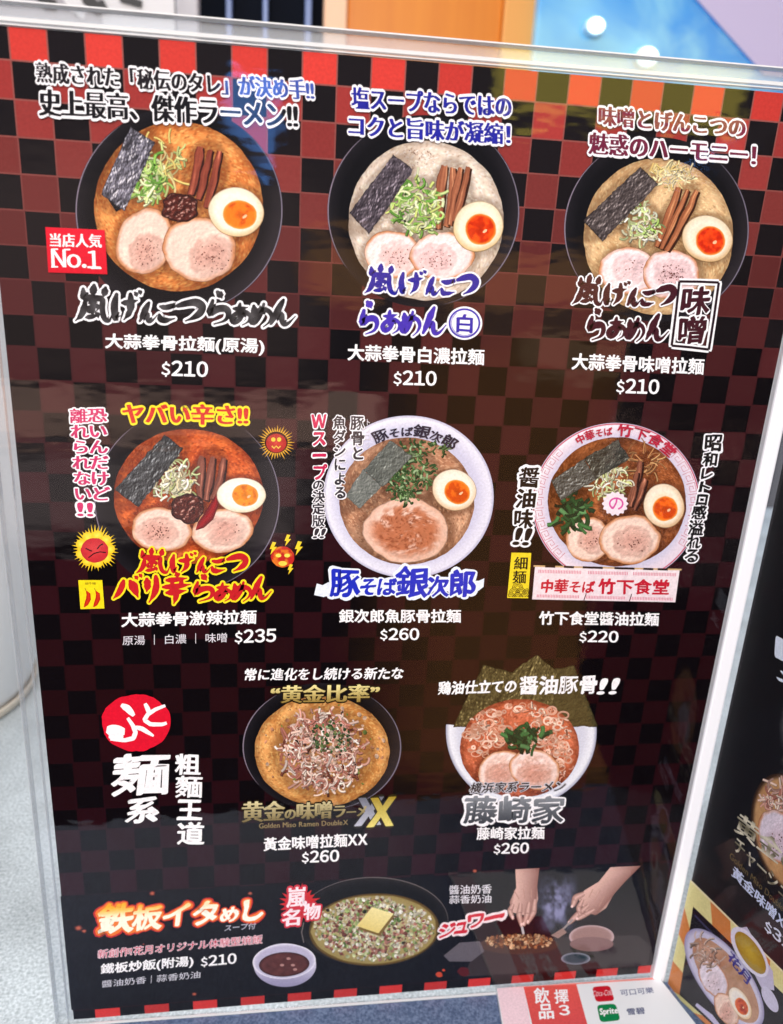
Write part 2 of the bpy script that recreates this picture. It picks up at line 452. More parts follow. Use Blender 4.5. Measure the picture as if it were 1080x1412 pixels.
# white wall poster with brush marks
yb = .62
p0 = bgx(-60, 60, yb); p1 = bgx(206, 60, yb); p2 = bgx(242, 60, yb)
t = empty('wall_poster', ((p0[0] + p1[0]) / 2, yb, 0.0), 'white poster with black brush marks behind the menu top, far left', 'poster')
PW = principled('poster_paper', (.78, .77, .78), .5); PG = principled('poster_grey', (.42, .40, .42), .5); PB = principled('poster_black', (.015, .013, .013), .5)
box('paper', p0[0] - .1, p2[0], yb, yb + .003, .2, .7, PW, t, t.location)
box('grey_field', bgx(-90, 0, yb)[0], bgx(140, 0, yb)[0], yb - .0012, yb - .0004, bgx(0, 42, yb)[2], .62, PG, t, t.location)
def brush(name, pts, w, y, mat):
    pts = np.array([bgx(*p, y) for p in pts]); d = np.gradient(pts, axis=0); d /= np.linalg.norm(d, axis=1)[:, None]
    nr = np.stack([-d[:, 2], d[:, 1] * 0, d[:, 0]], 1); k = len(pts)
    ww = w * (0.6 + .4 * np.sin(np.linspace(.3, 2.8, k)))[:, None]
    A = pts + nr * ww; B = pts - nr * ww
    off = np.array([0, -.0006, 0])
    V = np.concatenate([A, B, A + off, B + off])
    F = [(2 * k + i, 2 * k + i + 1, 3 * k + i + 1, 3 * k + i) for i in range(k - 1)] + [(i, 2 * k + i, 2 * k + i + 1, i + 1) for i in range(k - 1)] + [(k + i, k + i + 1, 3 * k + i + 1, 3 * k + i) for i in range(k - 1)]
    part(name, V, F, mat, t, t.location)
brush('brush_mark', [(52, -30), (58, -5), (66, 6), (78, 8)], .006, yb - .002, PB)
brush('brush_mark', [(84, -30), (98, -2), (112, 16), (108, 22)], .007, yb - .002, PW)
brush('brush_mark', [(112, -30), (122, 0), (134, 12), (146, 6)], .006, yb - .003, PB)
brush('brush_mark', [(160, -30), (170, -2), (196, 6)], .004, yb - .002, PB)
# blue glossy board; two added glowing discs stand in for reflected downlights
BM = principled('blue_gloss', rough=.16, spec=.6)
n = BM.node_tree.nodes; l = BM.node_tree.links
tc = n.new('ShaderNodeTexCoord'); no = n.new('ShaderNodeTexNoise'); no.inputs['Scale'].default_value = 9; no.inputs['Detail'].default_value = 3; no.inputs['Distortion'].default_value = 1.2
rp = n.new('ShaderNodeValToRGB'); rp.color_ramp.elements[0].color = (.04, .36, .95, 1); rp.color_ramp.elements[1].color = (.25, .68, 1.0, 1)
rp.color_ramp.elements[0].position = .35; rp.color_ramp.elements[1].position = .65
l.new(tc.outputs['Object'], no.inputs['Vector']); l.new(no.outputs[0], rp.inputs[0]); l.new(rp.outputs[0], n['Principled BSDF'].inputs['Base Color'])
yb = .70
a = bgx(738, 60, yb)[0]; b = bgx(1140, 60, yb)[0]
t = empty('blue_board', ((a + b) / 2, yb, 0), 'glossy blue board with pale lilac corner behind the menu, top right', 'board')
box('blue_panel', a, b, yb, yb + .02, 0, .7, BM, t, t.location, .002)
LM = principled('pale_lilac', (.62, .56, .82), .35)
V = [bgx(905, -60, yb), bgx(1140, -60, yb), bgx(1140, 112, yb), bgx(1052, 104, yb)]
V = [v + np.array([0, -.004, 0]) for v in V] + [v + np.array([0, -.001, 0]) for v in V]
part('lilac_corner', V, [(0, 1, 2, 3), (7, 6, 5, 4), (0, 4, 5, 1), (1, 5, 6, 2), (2, 6, 7, 3), (3, 7, 4, 0)], LM, t, t.location)
EM = bpy.data.materials.new('reflection_glow'); EM.use_nodes = True
EM.node_tree.nodes.clear(); e = EM.node_tree.nodes.new('ShaderNodeEmission'); e.inputs[0].default_value = (.85, .97, 1, 1); e.inputs[1].default_value = 3.5
oo = EM.node_tree.nodes.new('ShaderNodeOutputMaterial'); EM.node_tree.links.new(e.outputs[0], oo.inputs[0])
RIM = principled('reflection_rim', (.55, .8, .95), .3)
def reflection(px, py, r, label):
    c = bgx(px, py, yb - .012)
    t = empty('downlight_reflection', c.tolist(), label, 'reflection', 'reflected lights on the blue board')
    for nm, rr, y0, mat in (('rim', r * 1.25, 0.0, RIM), ('glow_disc', r, -.003, EM)):
        k = 28; V = []
        for yy in (y0, .0119):
            V += [c + np.array([math.cos(q) * rr, yy, math.sin(q) * rr * .8]) for q in np.linspace(0, 2 * math.pi, k, endpoint=False)]
        F = [tuple(range(k)), tuple(range(2 * k - 1, k - 1, -1))] + [(i, (i + 1) % k, k + (i + 1) % k, k + i) for i in range(k)]
        part(nm, V, F, mat, t, c)
reflection(822, 35, .0085, 'small glowing disc as reflected light on the blue board, the upper left one of two')
reflection(893, 78, .0105, 'larger glowing disc as reflected light on the blue board, the lower right one of two')

# white round pot at the left, behind the stand
CW = principled('white_ceramic', (.66, .66, .66), .25)
prof = [(.0, .0), (.054, .0), (.060, .002), (.064, .006), (.066, .012), (.070, .03), (.078, .06), (.086, .10), (.093, .15), (.097, .20), (.099, .25), (.101, .27), (.096, .272), (.093, .25), (.088, .15), (.06, .02), (0, .018)]
k = 64; cxy = (-.152, .214); V = []; F = []
for r, z in prof:
    V += [(cxy[0] + r * math.cos(q), cxy[1] + r * math.sin(q), z + .0005) for q in np.linspace(0, 2 * math.pi, k, endpoint=False)]
for j in range(len(prof) - 1):
    F += [(j * k + i, j * k + (i + 1) % k, (j + 1) * k + (i + 1) % k, (j + 1) * k + i) for i in range(k)]
t = empty('white_pot', (cxy[0], cxy[1], 0), 'blurred white round-based pot on the counter at the left edge', 'pot')
o = part('body', V, F, CW, t, t.location)
for p in o.data.polygons: p.use_smooth = True
V = []; F = []; BE = principled('beige_foot', (.62, .55, .45), .4)
for r, z in ((.0615, 0), (.0655, .002), (.067, .006), (.066, .0075), (.0640, .006)):
    V += [(cxy[0] + r * math.cos(q), cxy[1] + r * math.sin(q), z + .0002) for q in np.linspace(0, 2 * math.pi, k, endpoint=False)]
for j in range(4): F += [(j * k + i, j * k + (i + 1) % k, (j + 1) * k + (i + 1) % k, (j + 1) * k + i) for i in range(k)]
part('foot_ring', V, F, BE, t, t.location)

# ================================================================== the clear stand that holds both pages
X0, X1 = -.88 * CELL, 24.63 * CELL
ZT = 36.3 * CELL + BASE_Z
st = empty('menu_stand', (.1, 0, 0), 'clear acrylic stand with lit white corner edge holding two upright menu pages', 'menu stand')
LS = np.array(st.location)
FILM = clear_acrylic('acrylic_face', wave=.00022, gloss=.56)
BACK = clear_acrylic('acrylic_back', (.96, .97, .98), gloss=.8, haze=.04)
EDGE = clear_acrylic('acrylic_edge', (.96, .98, 1.0), gloss=1.6, rough=.12, haze=.14)
EDGE2 = clear_acrylic('acrylic_bright_edge', (1, 1, 1), gloss=2.5, rough=.1, haze=.75)  # white mixed in stands for the light that acrylic edges gather
XL = X0 - .0052; ZTT = ZT + .0050
def sbox(name, x0, x1, y0, y1, z0, z1, mat, parent, loc):
    V, F = boxv(x0, x1, y0, y1, z0, z1)           # the stand's top runs slightly down towards the left, like the page's
    V = [(x, y, z - (.0020 * min(1.0, max(0.0, 1 - (x - X0) / (X1 - X0))) if z > .2 else 0)) for x, y, z in V]
    return part(name, V, F, mat, parent, loc)
sbox('front_panel', XL, X1 + .0002, -.0013, -.0008, .0005, ZTT, FILM, st, LS)
sbox('back_panel', XL, X1 + .0002, .0012, .0020, .0005, ZTT, BACK, st, LS)
sbox('side_edge', XL - .0004, XL - .0001, -.0013, .0020, .0005, ZTT, EDGE, st, LS)
sbox('side_edge', X0 - .0019, X0 - .0016, -.0006, .0010, .0005, ZTT - .003, EDGE, st, LS)
sbox('top_edge', XL, X1, -.0013, .0020, ZTT + .0001, ZTT + .0004, EDGE2, st, LS)
sbox('top_edge', XL, X1, -.0006, .0010, ZT + .0006, ZT + .0009, EDGE2, st, LS)
sbox('top_edge', XL, X1, -.0006, .0010, ZT + .0014, ZT + .0022, EDGE2, st, LS)
sbox('top_strip', XL, X1, .0003, .0006, ZT + .0024, ZTT - .0003, EDGE, st, LS)
sbox('base_edge', XL, X1 - .0005, -.0019, -.00135, .0002, .0008, EDGE2, st, LS)
PM = principled('lit_edge_white', (.90, .90, .93), .18, .5)
box('corner_edge', X1 + .0003, X1 + .0052, -.0022, .002, .0003, ZTT + .03, PM, st, LS, .0007)  # lit acrylic edge, its brightness put into a white colour
SIDEFILM = clear_acrylic('acrylic_side_face', wave=.00012, gloss=.45)
slab('side_panel', SO, SD, SN, 0.0005, .235, .0005, ZTT, .0008, .0013, SIDEFILM, st, LS)
slab('side_back', SO, SD, SN, 0.0005, .235, .0005, ZTT, -.0020, -.0012, BACK, st, LS)

# ================================================================== the main menu page
PAGE = empty('menu_page', (.1, 0, BASE_Z), 'checkered ramen menu page with eight noodle bowls, in the clear stand', 'menu')
LP = np.array(PAGE.location)
# --- the sheet and its checkered print; columns and rows measured along the top, the left and the foot
EPS = 1e-6
ROWY = [36.7, 83, 137, 189, 240, 290, 338.5, 385.7, 434, 478, 524, 567.6, 610, 652, 692.6, 732.4, 772, 808.5, 846.5, 882.6, 918, 952.6, 986, 1019, 1052, 1085, 1116, 1145, 1174.4, 1203, 1233.7, 1262, 1290.5, 1318, 1344, 1368.5, 1391.7, 1403]
def colx(c):                                    # paper X of a column line
    return c * CELL
def rowz_raw(r): return BASE_Z + (36.45 - r) * CELL
Zl = [front_plane([(16 + 3.4 * i, ROWY[i])], 0)[0][2] for i in range(len(ROWY))]
Zr = [rowz_raw(r) for r in ([.18] + list(range(1, 37)) + [36.45])]
wl = 0.75
top_l = front_plane([(0, 35)], 0)[0][2]; top_r = front_plane([(1080, 125)], 0)[0][2]
XR = X1
def rowz(i, x):
    t = min(max(x / XR, 0), 1)
    s = (1 - t) ** 1.5
    return Zl[i] * s + Zr[i] * (1 - s)
def red_of(i, x):
    """printed red fades from bright at the head to near black at the foot"""
    keys = [(0, (204, 60, 52)), (1, (160, 55, 52)), (3, (122, 50, 47)), (5, (94, 40, 39)), (7, (76, 32, 33)), (9, (64, 25, 28)), (12, (51, 18, 23)), (16, (41, 11, 18)), (21, (31, 6, 10)), (25, (31, 6, 12)), (29, (38, 9, 20)), (34, (38, 9, 18)), (35.5, (32, 7, 13)), (36, (192, 48, 46)), (40, (192, 48, 46))]
    for (a, ca), (b, cb) in zip(keys, keys[1:]):
        if a <= i <= b:
            t = (i - a) / (b - a); return np.array(ca) * (1 - t) + np.array(cb) * t
    return np.array(keys[-1][1])
me_V = []; me_F = []; me_C = []
def addq(q, col, y):
    n = len(me_V)
    for (x, z) in q:
        me_V.append((x, y, z)); me_C.append(col)
    me_F.append((n, n + 1, n + 2, n + 3))
cols = [X0] + [colx(c) for c in range(0, 25)] + [X1]
for ci in range(len(cols) - 1):
    for r in range(37):
        xa, xb = cols[ci], cols[ci + 1]
        red = ((ci - 1) + r) % 2 == 0
        c = red_of(r, xa)
        if not red: c = np.array((20, 15, 18)) if r < 8 else np.array((6, 3, 6))
        if not red and r >= 30: c = np.array((6, 4, 8))
        c = c * (1 + .16 * (random.random() - .5))
        addq([(xa, rowz(r, xa)), (xb, rowz(r, xb)), (xb, rowz(r + 1, xb)), (xa, rowz(r + 1, xa))][::-1], lin(c), 0.0)
for r in range(1, 30):                           # thin pale lines between the squares
    f = max(0.0, 1 - r / 9.0)
    lc = np.array((142, 84, 78)) * f + red_of(r, 0) * 1.0 * (1 - f)
    w = .00018
    for ci in range(len(cols) - 1):
        xa, xb = cols[ci], cols[ci + 1]
        addq([(xa, rowz(r, xa) - w), (xb, rowz(r, xb) - w), (xb, rowz(r, xb) + w), (xa, rowz(r, xa) + w)], lin(lc), -8e-6)
        if ci: addq([(xa - w, rowz(r, xa)), (xa + w, rowz(r, xa)), (xa + w, rowz(r - 1, xa)), (xa - w, rowz(r - 1, xa))], lin(lc), -1.6e-5)
me = bpy.data.meshes.new('checkered_print')
me.from_pydata((np.array(me_V) - LP[None]).tolist(), [], me_F)
ca = me.color_attributes.new('Col', 'FLOAT_COLOR', 'POINT')
C4 = np.ones((len(me_V), 4), np.float32); C4[:, :3] = np.array(me_C); ca.data.foreach_set('color', C4.ravel())
me.materials.append(INK); me.update()
o = bpy.data.objects.new('checkered_print', me); COL.objects.link(o); o.parent = PAGE
PAPER = principled('page_backing', (.75, .75, .75), .6)
V = [(X0, .0004, BASE_Z), (X1, .0004, BASE_Z), (X1, .0004, rowz(0, X1)), (X0, .0004, rowz(0, X0)),
     (X0, .0009, BASE_Z), (X1, .0009, BASE_Z), (X1, .0009, rowz(0, X1)), (X0, .0009, rowz(0, X0))]
part('backing_sheet', V, [(0, 1, 2, 3), (7, 6, 5, 4), (0, 4, 5, 1), (1, 5, 6, 2), (2, 6, 7, 3), (3, 7, 4, 0)], PAPER, PAGE, LP)

def P(layer, plane=front_plane): return Print(plane, layer)
WHITE = (250, 248, 250); BLK = (20, 18, 20)
def text(name, body, quad, col=WHITE, nib=(.018, .018), under=None, layer=26, parent=None, plane=front_plane, loc=None, vertical=False, **kw):
    lk = {k: kw.pop(k) for k in ('scale', 'gap', 'dy', 'pitch') if k in kw}
    pr = P(layer, plane)
    lettering(pr, layout(body, vertical, **lk), quad, col, nib, under=under, **kw)
    return pr.build(name, PAGE if parent is None else parent, LP if loc is None else loc)
MIN_ = dict(nib=(.042, .004))                     # heavy uprights, thin level strokes
GOT = dict(nib=(.034, .028))
BRU = dict(nib=(.060, .022), nrot=.75, warp=.05)

# ------------------------------------------------------------------ food for the printed photographs
def bowl_black(pr, cx, cy, r, ry=None):
    ry = ry or r
    def f(x, y, rho, th):
        c = mix((13, 12, 16), (34, 31, 36), sst(.86, .99, rho) * (.4 + .6 * fbm(x / 30, y / 30, 4)))
        return mix(c, (52, 46, 50), .7 * sst(.72, 1, rho) * np.clip(np.cos(th - .5), 0, 1) ** 3)
    pr.star(cx, cy, r, ry, f, rings=14, segs=120, inner=.0)
    for a0, a1, c in ((-.9, 1.35, (120, 112, 128)), (2.5, 4.1, (132, 120, 136))):
        t = np.linspace(a0, a1, 50)
        pr.strip(np.stack([cx + np.cos(t) * r * .992, cy + np.sin(t) * ry * .992], 1), 1.6, c, taper=.9)
def bowl_white(pr, cx, cy, r, ry, tint=(226, 224, 240)):
    def f(x, y, rho, th):
        c = mix(tint, (198, 196, 222), .8 * sst(.94, .78, rho))
        c = mix(c, (245, 244, 250), .8 * sst(.9, .97, rho) * (.5 + .5 * np.cos(th - 4)))
        return mix(c, (176, 172, 200), .8 * sst(.975, 1.0, rho))
    pr.star(cx, cy, r, ry, f, rings=26, segs=120, inner=.0)
def soup(pr, cx, cy, rx, ry, A, B, D, seed, dots=.62, dark=.35, sc=9.0, near=()):
    def f(x, y, rho, th):
        n = fbm(x / sc, y / sc, seed, 3); g = fbm(x / 34, y / 34, seed + 9, 2)
        c = mix(np.array(A) * 1.06, np.minimum(np.array(B) * 1.08, 252), sst(.22, .78, .45 * n + .55 * g))
        k1 = vn(x / 2.0 + 3 * n, y / 1.7, seed + 40); k2 = vn(x / 1.5, y / 1.7 + 3 * n, seed + 71); k3 = vn(x / 3.4, y / 3.1, seed + 77)
        c = mix(c, D, .62 * sst(dots + .04, dots + .30, k1))
        c = mix(c, np.minimum(np.array(B) * 1.22 + 22, 255), .66 * sst(.58, .88, k2))
        c = mix(c, np.array(D) * .8, .55 * sst(.78, .92, k3) * sst(.45, .6, n))
        c = mix(c, np.array(D) * .55, dark * sst(.88, 1, rho))
        for (ex, ey, erx, ery, er) in near:
            X = (x - ex) * math.cos(er) + (y - ey) * math.sin(er); Y = -(x - ex) * math.sin(er) + (y - ey) * math.cos(er)
            c = mix(c, np.array(D) * .55, .42 * sst(1.20, .95, np.sqrt((X / erx) ** 2 + (Y / ery) ** 2)))
        oil = fbm(x / 6, y / 6, seed + 91, 2)
        c = mix(c, np.minimum(np.array(B) * 1.12 + (24, 16, 4), 255), .35 * sst(.62, .7, oil) * sst(.78, .72, oil))
        return np.clip(c, 0, 255)
    pr.star(cx, cy, rx, ry, f, rings=72, segs=230, wob=.012, seed=seed, lobes=6)
def nori(pr, q, seed, lo=(30, 30, 34), hi=(150, 148, 158), k=1.0):
    def hgt(x, y):
        n = fbm(x / 9, y / 9, seed, 4)
        return n * 2.2 + (1 - np.abs(2 * fbm(x / 5.5 + n * 2, y / 5.5, seed + 5, 3) - 1)) * 1.4 + .35 * vn(x / 1.5, y / 1.5, seed + 3)
    def f(u, v, x, y):
        rel = (hgt(x, y) - hgt(x - .9, y - .9)) * 1.7
        t = .34 + k * (.62 * rel + .35 * (fbm(x / 14, y / 14, seed + 2, 2) - .5))
        c = mix(lo, hi, np.clip(t, 0, 1.0))
        c = mix(c, np.minimum(np.array(hi) * 1.3 + 12, 255), sst(.62, 1.1, rel * k))
        return mix(c, np.array(lo) * .6, .6 * sst(.95, 1, np.maximum(np.abs(2 * u - 1), np.abs(2 * v - 1))))
    q = [np.array(p, float) for p in q]
    nb = np.array([8.0, 13.0])
    n0 = len(pr.F); m = 46
    u, v = np.meshgrid(np.linspace(0, 1, m + 1), np.linspace(0, 1, m + 1)); u = u.ravel(); v = v.ravel()
    px = q[0][None] * ((1 - u) * (1 - v))[:, None] + q[1][None] * (u * (1 - v))[:, None] + q[2][None] * (u * v)[:, None] + q[3][None] * ((1 - u) * v)[:, None]
    e = sst(.86, 1, np.maximum(np.abs(2 * u - 1), np.abs(2 * v - 1)))            # torn, uneven outline
    px = px + (e * 3.4)[:, None] * np.stack([fbm(px[:, 0] / 6, px[:, 1] / 6, seed + 60) - .5, fbm(px[:, 0] / 6, px[:, 1] / 6, seed + 61) - .5], 1)
    w = m + 1
    pr.add(px, [(j * w + i, j * w + i + 1, (j + 1) * w + i + 1, (j + 1) * w + i) for j in range(m) for i in range(m)], f(u, v, px[:, 0], px[:, 1]))
def egg(pr, cx, cy, rx, ry, yx, yy, yr, yry, seed, rim=(226, 178, 118), white=(250, 236, 206), yolk=(226, 84, 18), rot=.2):
    def f(x, y, rho, th):
        c = mix(white, (252, 246, 232), sst(.2, .7, rho) * .7)
        c = mix(c, rim, .72 * sst(.70, .98, rho) * (.62 + .38 * np.cos(th - 1.2)))
        return mix(c, np.array(rim) * .55, .8 * sst(.965, 1, rho))
    pr.star(cx, cy, rx, ry, f, rot=rot, wob=.03, seed=seed, rings=22, segs=72, lobes=1.2)
    pr.star(cx + 1, cy + 1, 1, 1, mix(np.array(white), yolk, .5)[None].repeat(13, 0)[0], rings=1, segs=8) if False else None
    def g(x, y, rho, th):
        c = mix(np.array(yolk) * .92, np.minimum(np.array(yolk) * 1.12 + (8, 26, 6), 255), sst(.35, .65, fbm(x / 8, y / 8, seed)))
        c = mix(c, (244, 158, 60), .8 * sst(.78, .97, rho))
        c = mix(c, np.array(yolk) * .72, .5 * sst(.5, .0, rho) )
        return mix(c, white, .75 * sst(.96, 1.0, rho))
    pr.star(yx, yy, yr, yry, g, rot=rot, wob=.05, seed=seed + 2, rings=18, segs=56, lobes=1.6)
    pr.star(yx + yr * .28, yy + yry * .12, yr * .16, yry * .1, (250, 196, 150), rot=-.6, wob=.4, seed=seed, rings=2, segs=14)
def pork(pr, cx, cy, rx, ry, seed, rot=0.0, fat=(228, 198, 182), meat=(190, 128, 114), rim=(186, 116, 70), pepper=40, brown=0.0, pcen=(0.0, .25)):
    def f(x, y, rho, th):
        X = (x - cx) / rx; Y = (y - cy) / ry
        n = fbm(x / 11, y / 11, seed, 3)
        d = np.sqrt(((X - pcen[0]) / .62) ** 2 + ((Y - pcen[1]) / .60) ** 2) + .55 * (n - .5)
        c = mix(fat, meat, .60 * sst(1.45, .35, d))
        ring = np.abs(d - .98); c = mix(c, np.array(meat) * .84, .28 * sst(.16, .02, ring) * sst(.25, .6, fbm(x / 15, y / 15, seed + 3, 2)))
        c = mix(c, np.minimum(np.array(fat) * 1.08, 252), .6 * sst(.12, .02, np.abs(d - 1.22)))
        c = mix(c, np.array(meat) * .74, .45 * sst(.60, .78, fbm(x / 7, y / 5, seed + 4, 3)) * sst(1.0, .6, d))
        c = mix(c, np.array(fat) * .86, .35 * sst(.1, 1.0, .5 * (X + Y) + .2))
        g_ = lambda X_, Y_: fbm(X_ / 5.0, Y_ / 4.0, seed + 50, 4)
        c = np.clip(c * (1 + .10 * np.clip((g_(x, y) - g_(x - 1, y - 1)) * 3, -.6, .6))[:, None], 0, 250)
        if brown: c = mix(c, (172, 96, 62), brown * sst(.30, .60, fbm(x / 9, y / 6, seed + 6, 4) + .22 * np.exp(-((Y - .1) / .35) ** 2)) * sst(.98, .6, rho))
        if brown: c = mix(c, (118, 58, 36), .8 * brown * sst(.58, .7, fbm(x / 2.4, y / 2.4, seed + 26, 2)) * sst(.9, .5, rho))
        c = mix(c, rim, .85 * sst(.84, .97, rho) * (.35 + .65 * sst(.2, .6, fbm(np.cos(th) * 2, np.sin(th) * 2, seed + 8))))
        fib = vn((X * 1.2 + Y) * 16, (Y - X) * 4, seed + 33)
        c = np.clip(c * (1.06 + .10 * (fib[:, None] - .5)), 0, 252)
        return mix(c, np.array(rim) * .5, .7 * sst(.965, 1, rho))
    pr.star(cx, cy, rx, ry, f, rot=rot, wob=.10, seed=seed, rings=30, segs=90, lobes=1.8)
    rs = np.random.RandomState(seed)
    for i in range(pepper):
        a = rs.rand() * 6.28; d = rs.rand() ** .7 * .55
        x = cx + rx * (pcen[0] + d * math.cos(a)); y = cy + ry * (pcen[1] + d * .8 * math.sin(a))
        if ((x - cx) / rx) ** 2 + ((y - cy) / ry) ** 2 > .8: continue
        s = .5 + rs.rand() * .7
        pr.poly([(x - s, y - s * .6), (x + s * .7, y - s), (x + s, y + s * .5), (x - s * .3, y + s)], (70 + rs.rand() * 40, 40, 30))
def menma(pr, strips, seed, hi=(222, 142, 98), lo=(104, 50, 32)):
    rs = np.random.RandomState(seed)
    for q, (x0, y0, x1, y1, w) in enumerate(strips):
        nv, nu = 26, 9; t = np.linspace(0, 1, nv + 1); d = np.array([x1 - x0, y1 - y0]); L = np.hypot(*d); d = d / L; nr = np.array([-d[1], d[0]])
        mid = np.array([x0, y0])[None] + d[None] * (t * L)[:, None] + nr[None] * ((rs.rand() - .5) * 6 * np.sin(t * 3.1) + 2.2 * (fbm(t * 4, t * 0 + q * 7, seed, 2) - .5))[:, None]
        ww = w * (.78 + .5 * fbm(t * 5 + 9, t * 0 + q * 3, seed + 1, 2)) * (.72 + .28 * sst(0, .2, t)) * (1 - .25 * sst(.7, 1, t)) * .5
        pr.strip(mid + np.array([1.6, 1.8]), w + 2, np.array(lo) * .5, taper=.3)
        u = np.linspace(-1, 1, nu + 1); U, T = np.meshgrid(u, t)
        rag = 1.6 * (fbm(U * 3 + q, U * 0, seed + 5) - .5)
        px = mid[:, None, :] + nr[None, None] * (U * ww[:, None])[..., None] + d[None, None] * (rag * (np.abs(2 * T - 1) > .97) * 2.2)[..., None]
        U = U.ravel(); T = T.ravel()
        fib = fbm(U * 2.6 + 5 * q, T * 1.6, seed + 11, 3); fi2 = vn(U * 7 + q, T * 5, seed + 12)
        c = mix(lo, hi, np.clip(.12 + 1.0 * fib * (1 - .45 * np.abs(U + .25)) + .25 * (fi2 - .5), 0, 1))
        c = mix(c, np.minimum(np.array(hi) * 1.3 + 22, 255), .8 * sst(.60, .78, fib) * sst(.75, .3, np.abs(U + .3)))
        c = mix(c, np.array(lo) * .6, .85 * sst(.78, 1.0, np.abs(U)))
        wd_ = nu + 1
        pr.add(px.reshape(-1, 2), [(b * wd_ + a, b * wd_ + a + 1, (b + 1) * wd_ + a + 1, (b + 1) * wd_ + a) for b in range(nv) for a in range(nu)], c)
def curls(pr, cx, cy, rx, ry, n, seed, pal, ln=13, w=2.4, rot=0.0, curl=2.6, shade=.62):
    rs = np.random.RandomState(seed)
    ca, sa = math.cos(rot), math.sin(rot)
    for i in range(n):
        a = rs.rand() * 6.28; d = math.sqrt(rs.rand())
        X = math.cos(a) * d * rx; Y = math.sin(a) * d * ry
        x = cx + X * ca - Y * sa; y = cy + X * sa + Y * ca
        c = np.array(pal[rs.randint(len(pal))], float) * (shade + (1.08 - shade) * (i / n) ** .5) * (.86 + .2 * rs.rand())
        th = rs.rand() * 6.28; k = (rs.rand() - .5) * 2 * curl; L = ln * (.45 + rs.rand() * .8)
        t = np.linspace(0, 1, 8); an = th + k * t
        px = x + np.cumsum(np.cos(an)) * L / 8; py = y + np.cumsum(np.sin(an)) * L / 8
        if i % 2: pr.strip(np.stack([px + .6, py + .8], 1), w * 1.1, c * .55)
        pr.strip(np.stack([px, py], 1), w * (.7 + .6 * rs.rand()), np.minimum(c * 1.12, 255), edge=c * .84)
def paste(pr, cx, cy, rx, ry, seed):
    def f(x, y, rho, th):
        n = fbm(x / 4.5, y / 4.5, seed, 3); r = 1 - np.abs(2 * n - 1)
        g = lambda X, Y: fbm(X / 4.2, Y / 4.2, seed + 7, 3)
        rel = (g(x, y) - g(x - 1.1, y - 1.1)) * 4.5
        c = mix((46, 16, 14), (112, 44, 34), sst(.3, .9, r) * .6 + .5 * rel); c = mix(c, (220, 170, 156), sst(.5, 1.0, rel))
        return mix(c, (28, 8, 8), .8 * sst(.8, 1, rho))
    pr.star(cx, cy, rx, ry, f, wob=.22, seed=seed, rings=22, segs=64, lobes=2.2)
def bits(pr, cx, cy, rx, ry, n, seed, pal, s=(1.2, 3.2), shade=.5):
    rs = np.random.RandomState(seed)
    for i in range(n):
        a = rs.rand() * 6.28; d = math.sqrt(rs.rand()); x = cx + math.cos(a) * d * rx; y = cy + math.sin(a) * d * ry
        c = np.array(pal[rs.randint(len(pal))], float) * (shade + (1.05 - shade) * (i / n) ** .6) * (.85 + .25 * rs.rand())
        k = 6; r = s[0] + (s[1] - s[0]) * rs.rand(); o_ = rs.rand() * 6.28; e = .5 + .5 * rs.rand(); ro = rs.rand() * 3
        pts = []
        for q in range(k):
            u = o_ + q * 6.283 / k; X = math.cos(u) * r; Y = math.sin(u) * r * e
            pts.append((x + X * math.cos(ro) - Y * math.sin(ro), y + X * math.sin(ro) + Y * math.cos(ro)))
        if i % 3 == 0: pr.poly([(p[0] + .6, p[1] + .8) for p in pts], c * .5)
        pr.add(pts, [tuple(range(k))], np.array([np.minimum(c * (1.12 - .08 * j), 255) for j in range(k)]))

GREEN = [(172, 206, 108), (206, 226, 150), (136, 184, 82), (222, 234, 178), (108, 160, 66)]
DKGREEN = [(72, 104, 60), (44, 78, 46), (118, 150, 96), (150, 176, 130), (58, 92, 50)]
PALE = [(226, 222, 186), (240, 236, 214), (196, 206, 150), (214, 200, 160)]

def dish(label, bowl, items):
    pr = P(1); bowl(pr)
    root = pr.build('dish_photo', PAGE, LP, label)
    for k, (nm, fn) in enumerate(items):
        q = P(3 + k * 1.2); fn(q); q.build(nm, root, (0, 0, 0)).location = (0, 0, 0)
    return root
# sub-parts are built in page coordinates, so shift them with the page
_build = Print.build
def build_sub(self, name, parent=None, loc=(0, 0, 0), label=None):
    if parent is not None and parent.name.startswith('dish_photo'): loc = LP
    return _build(self, name, parent, loc, label)
Print.build = build_sub

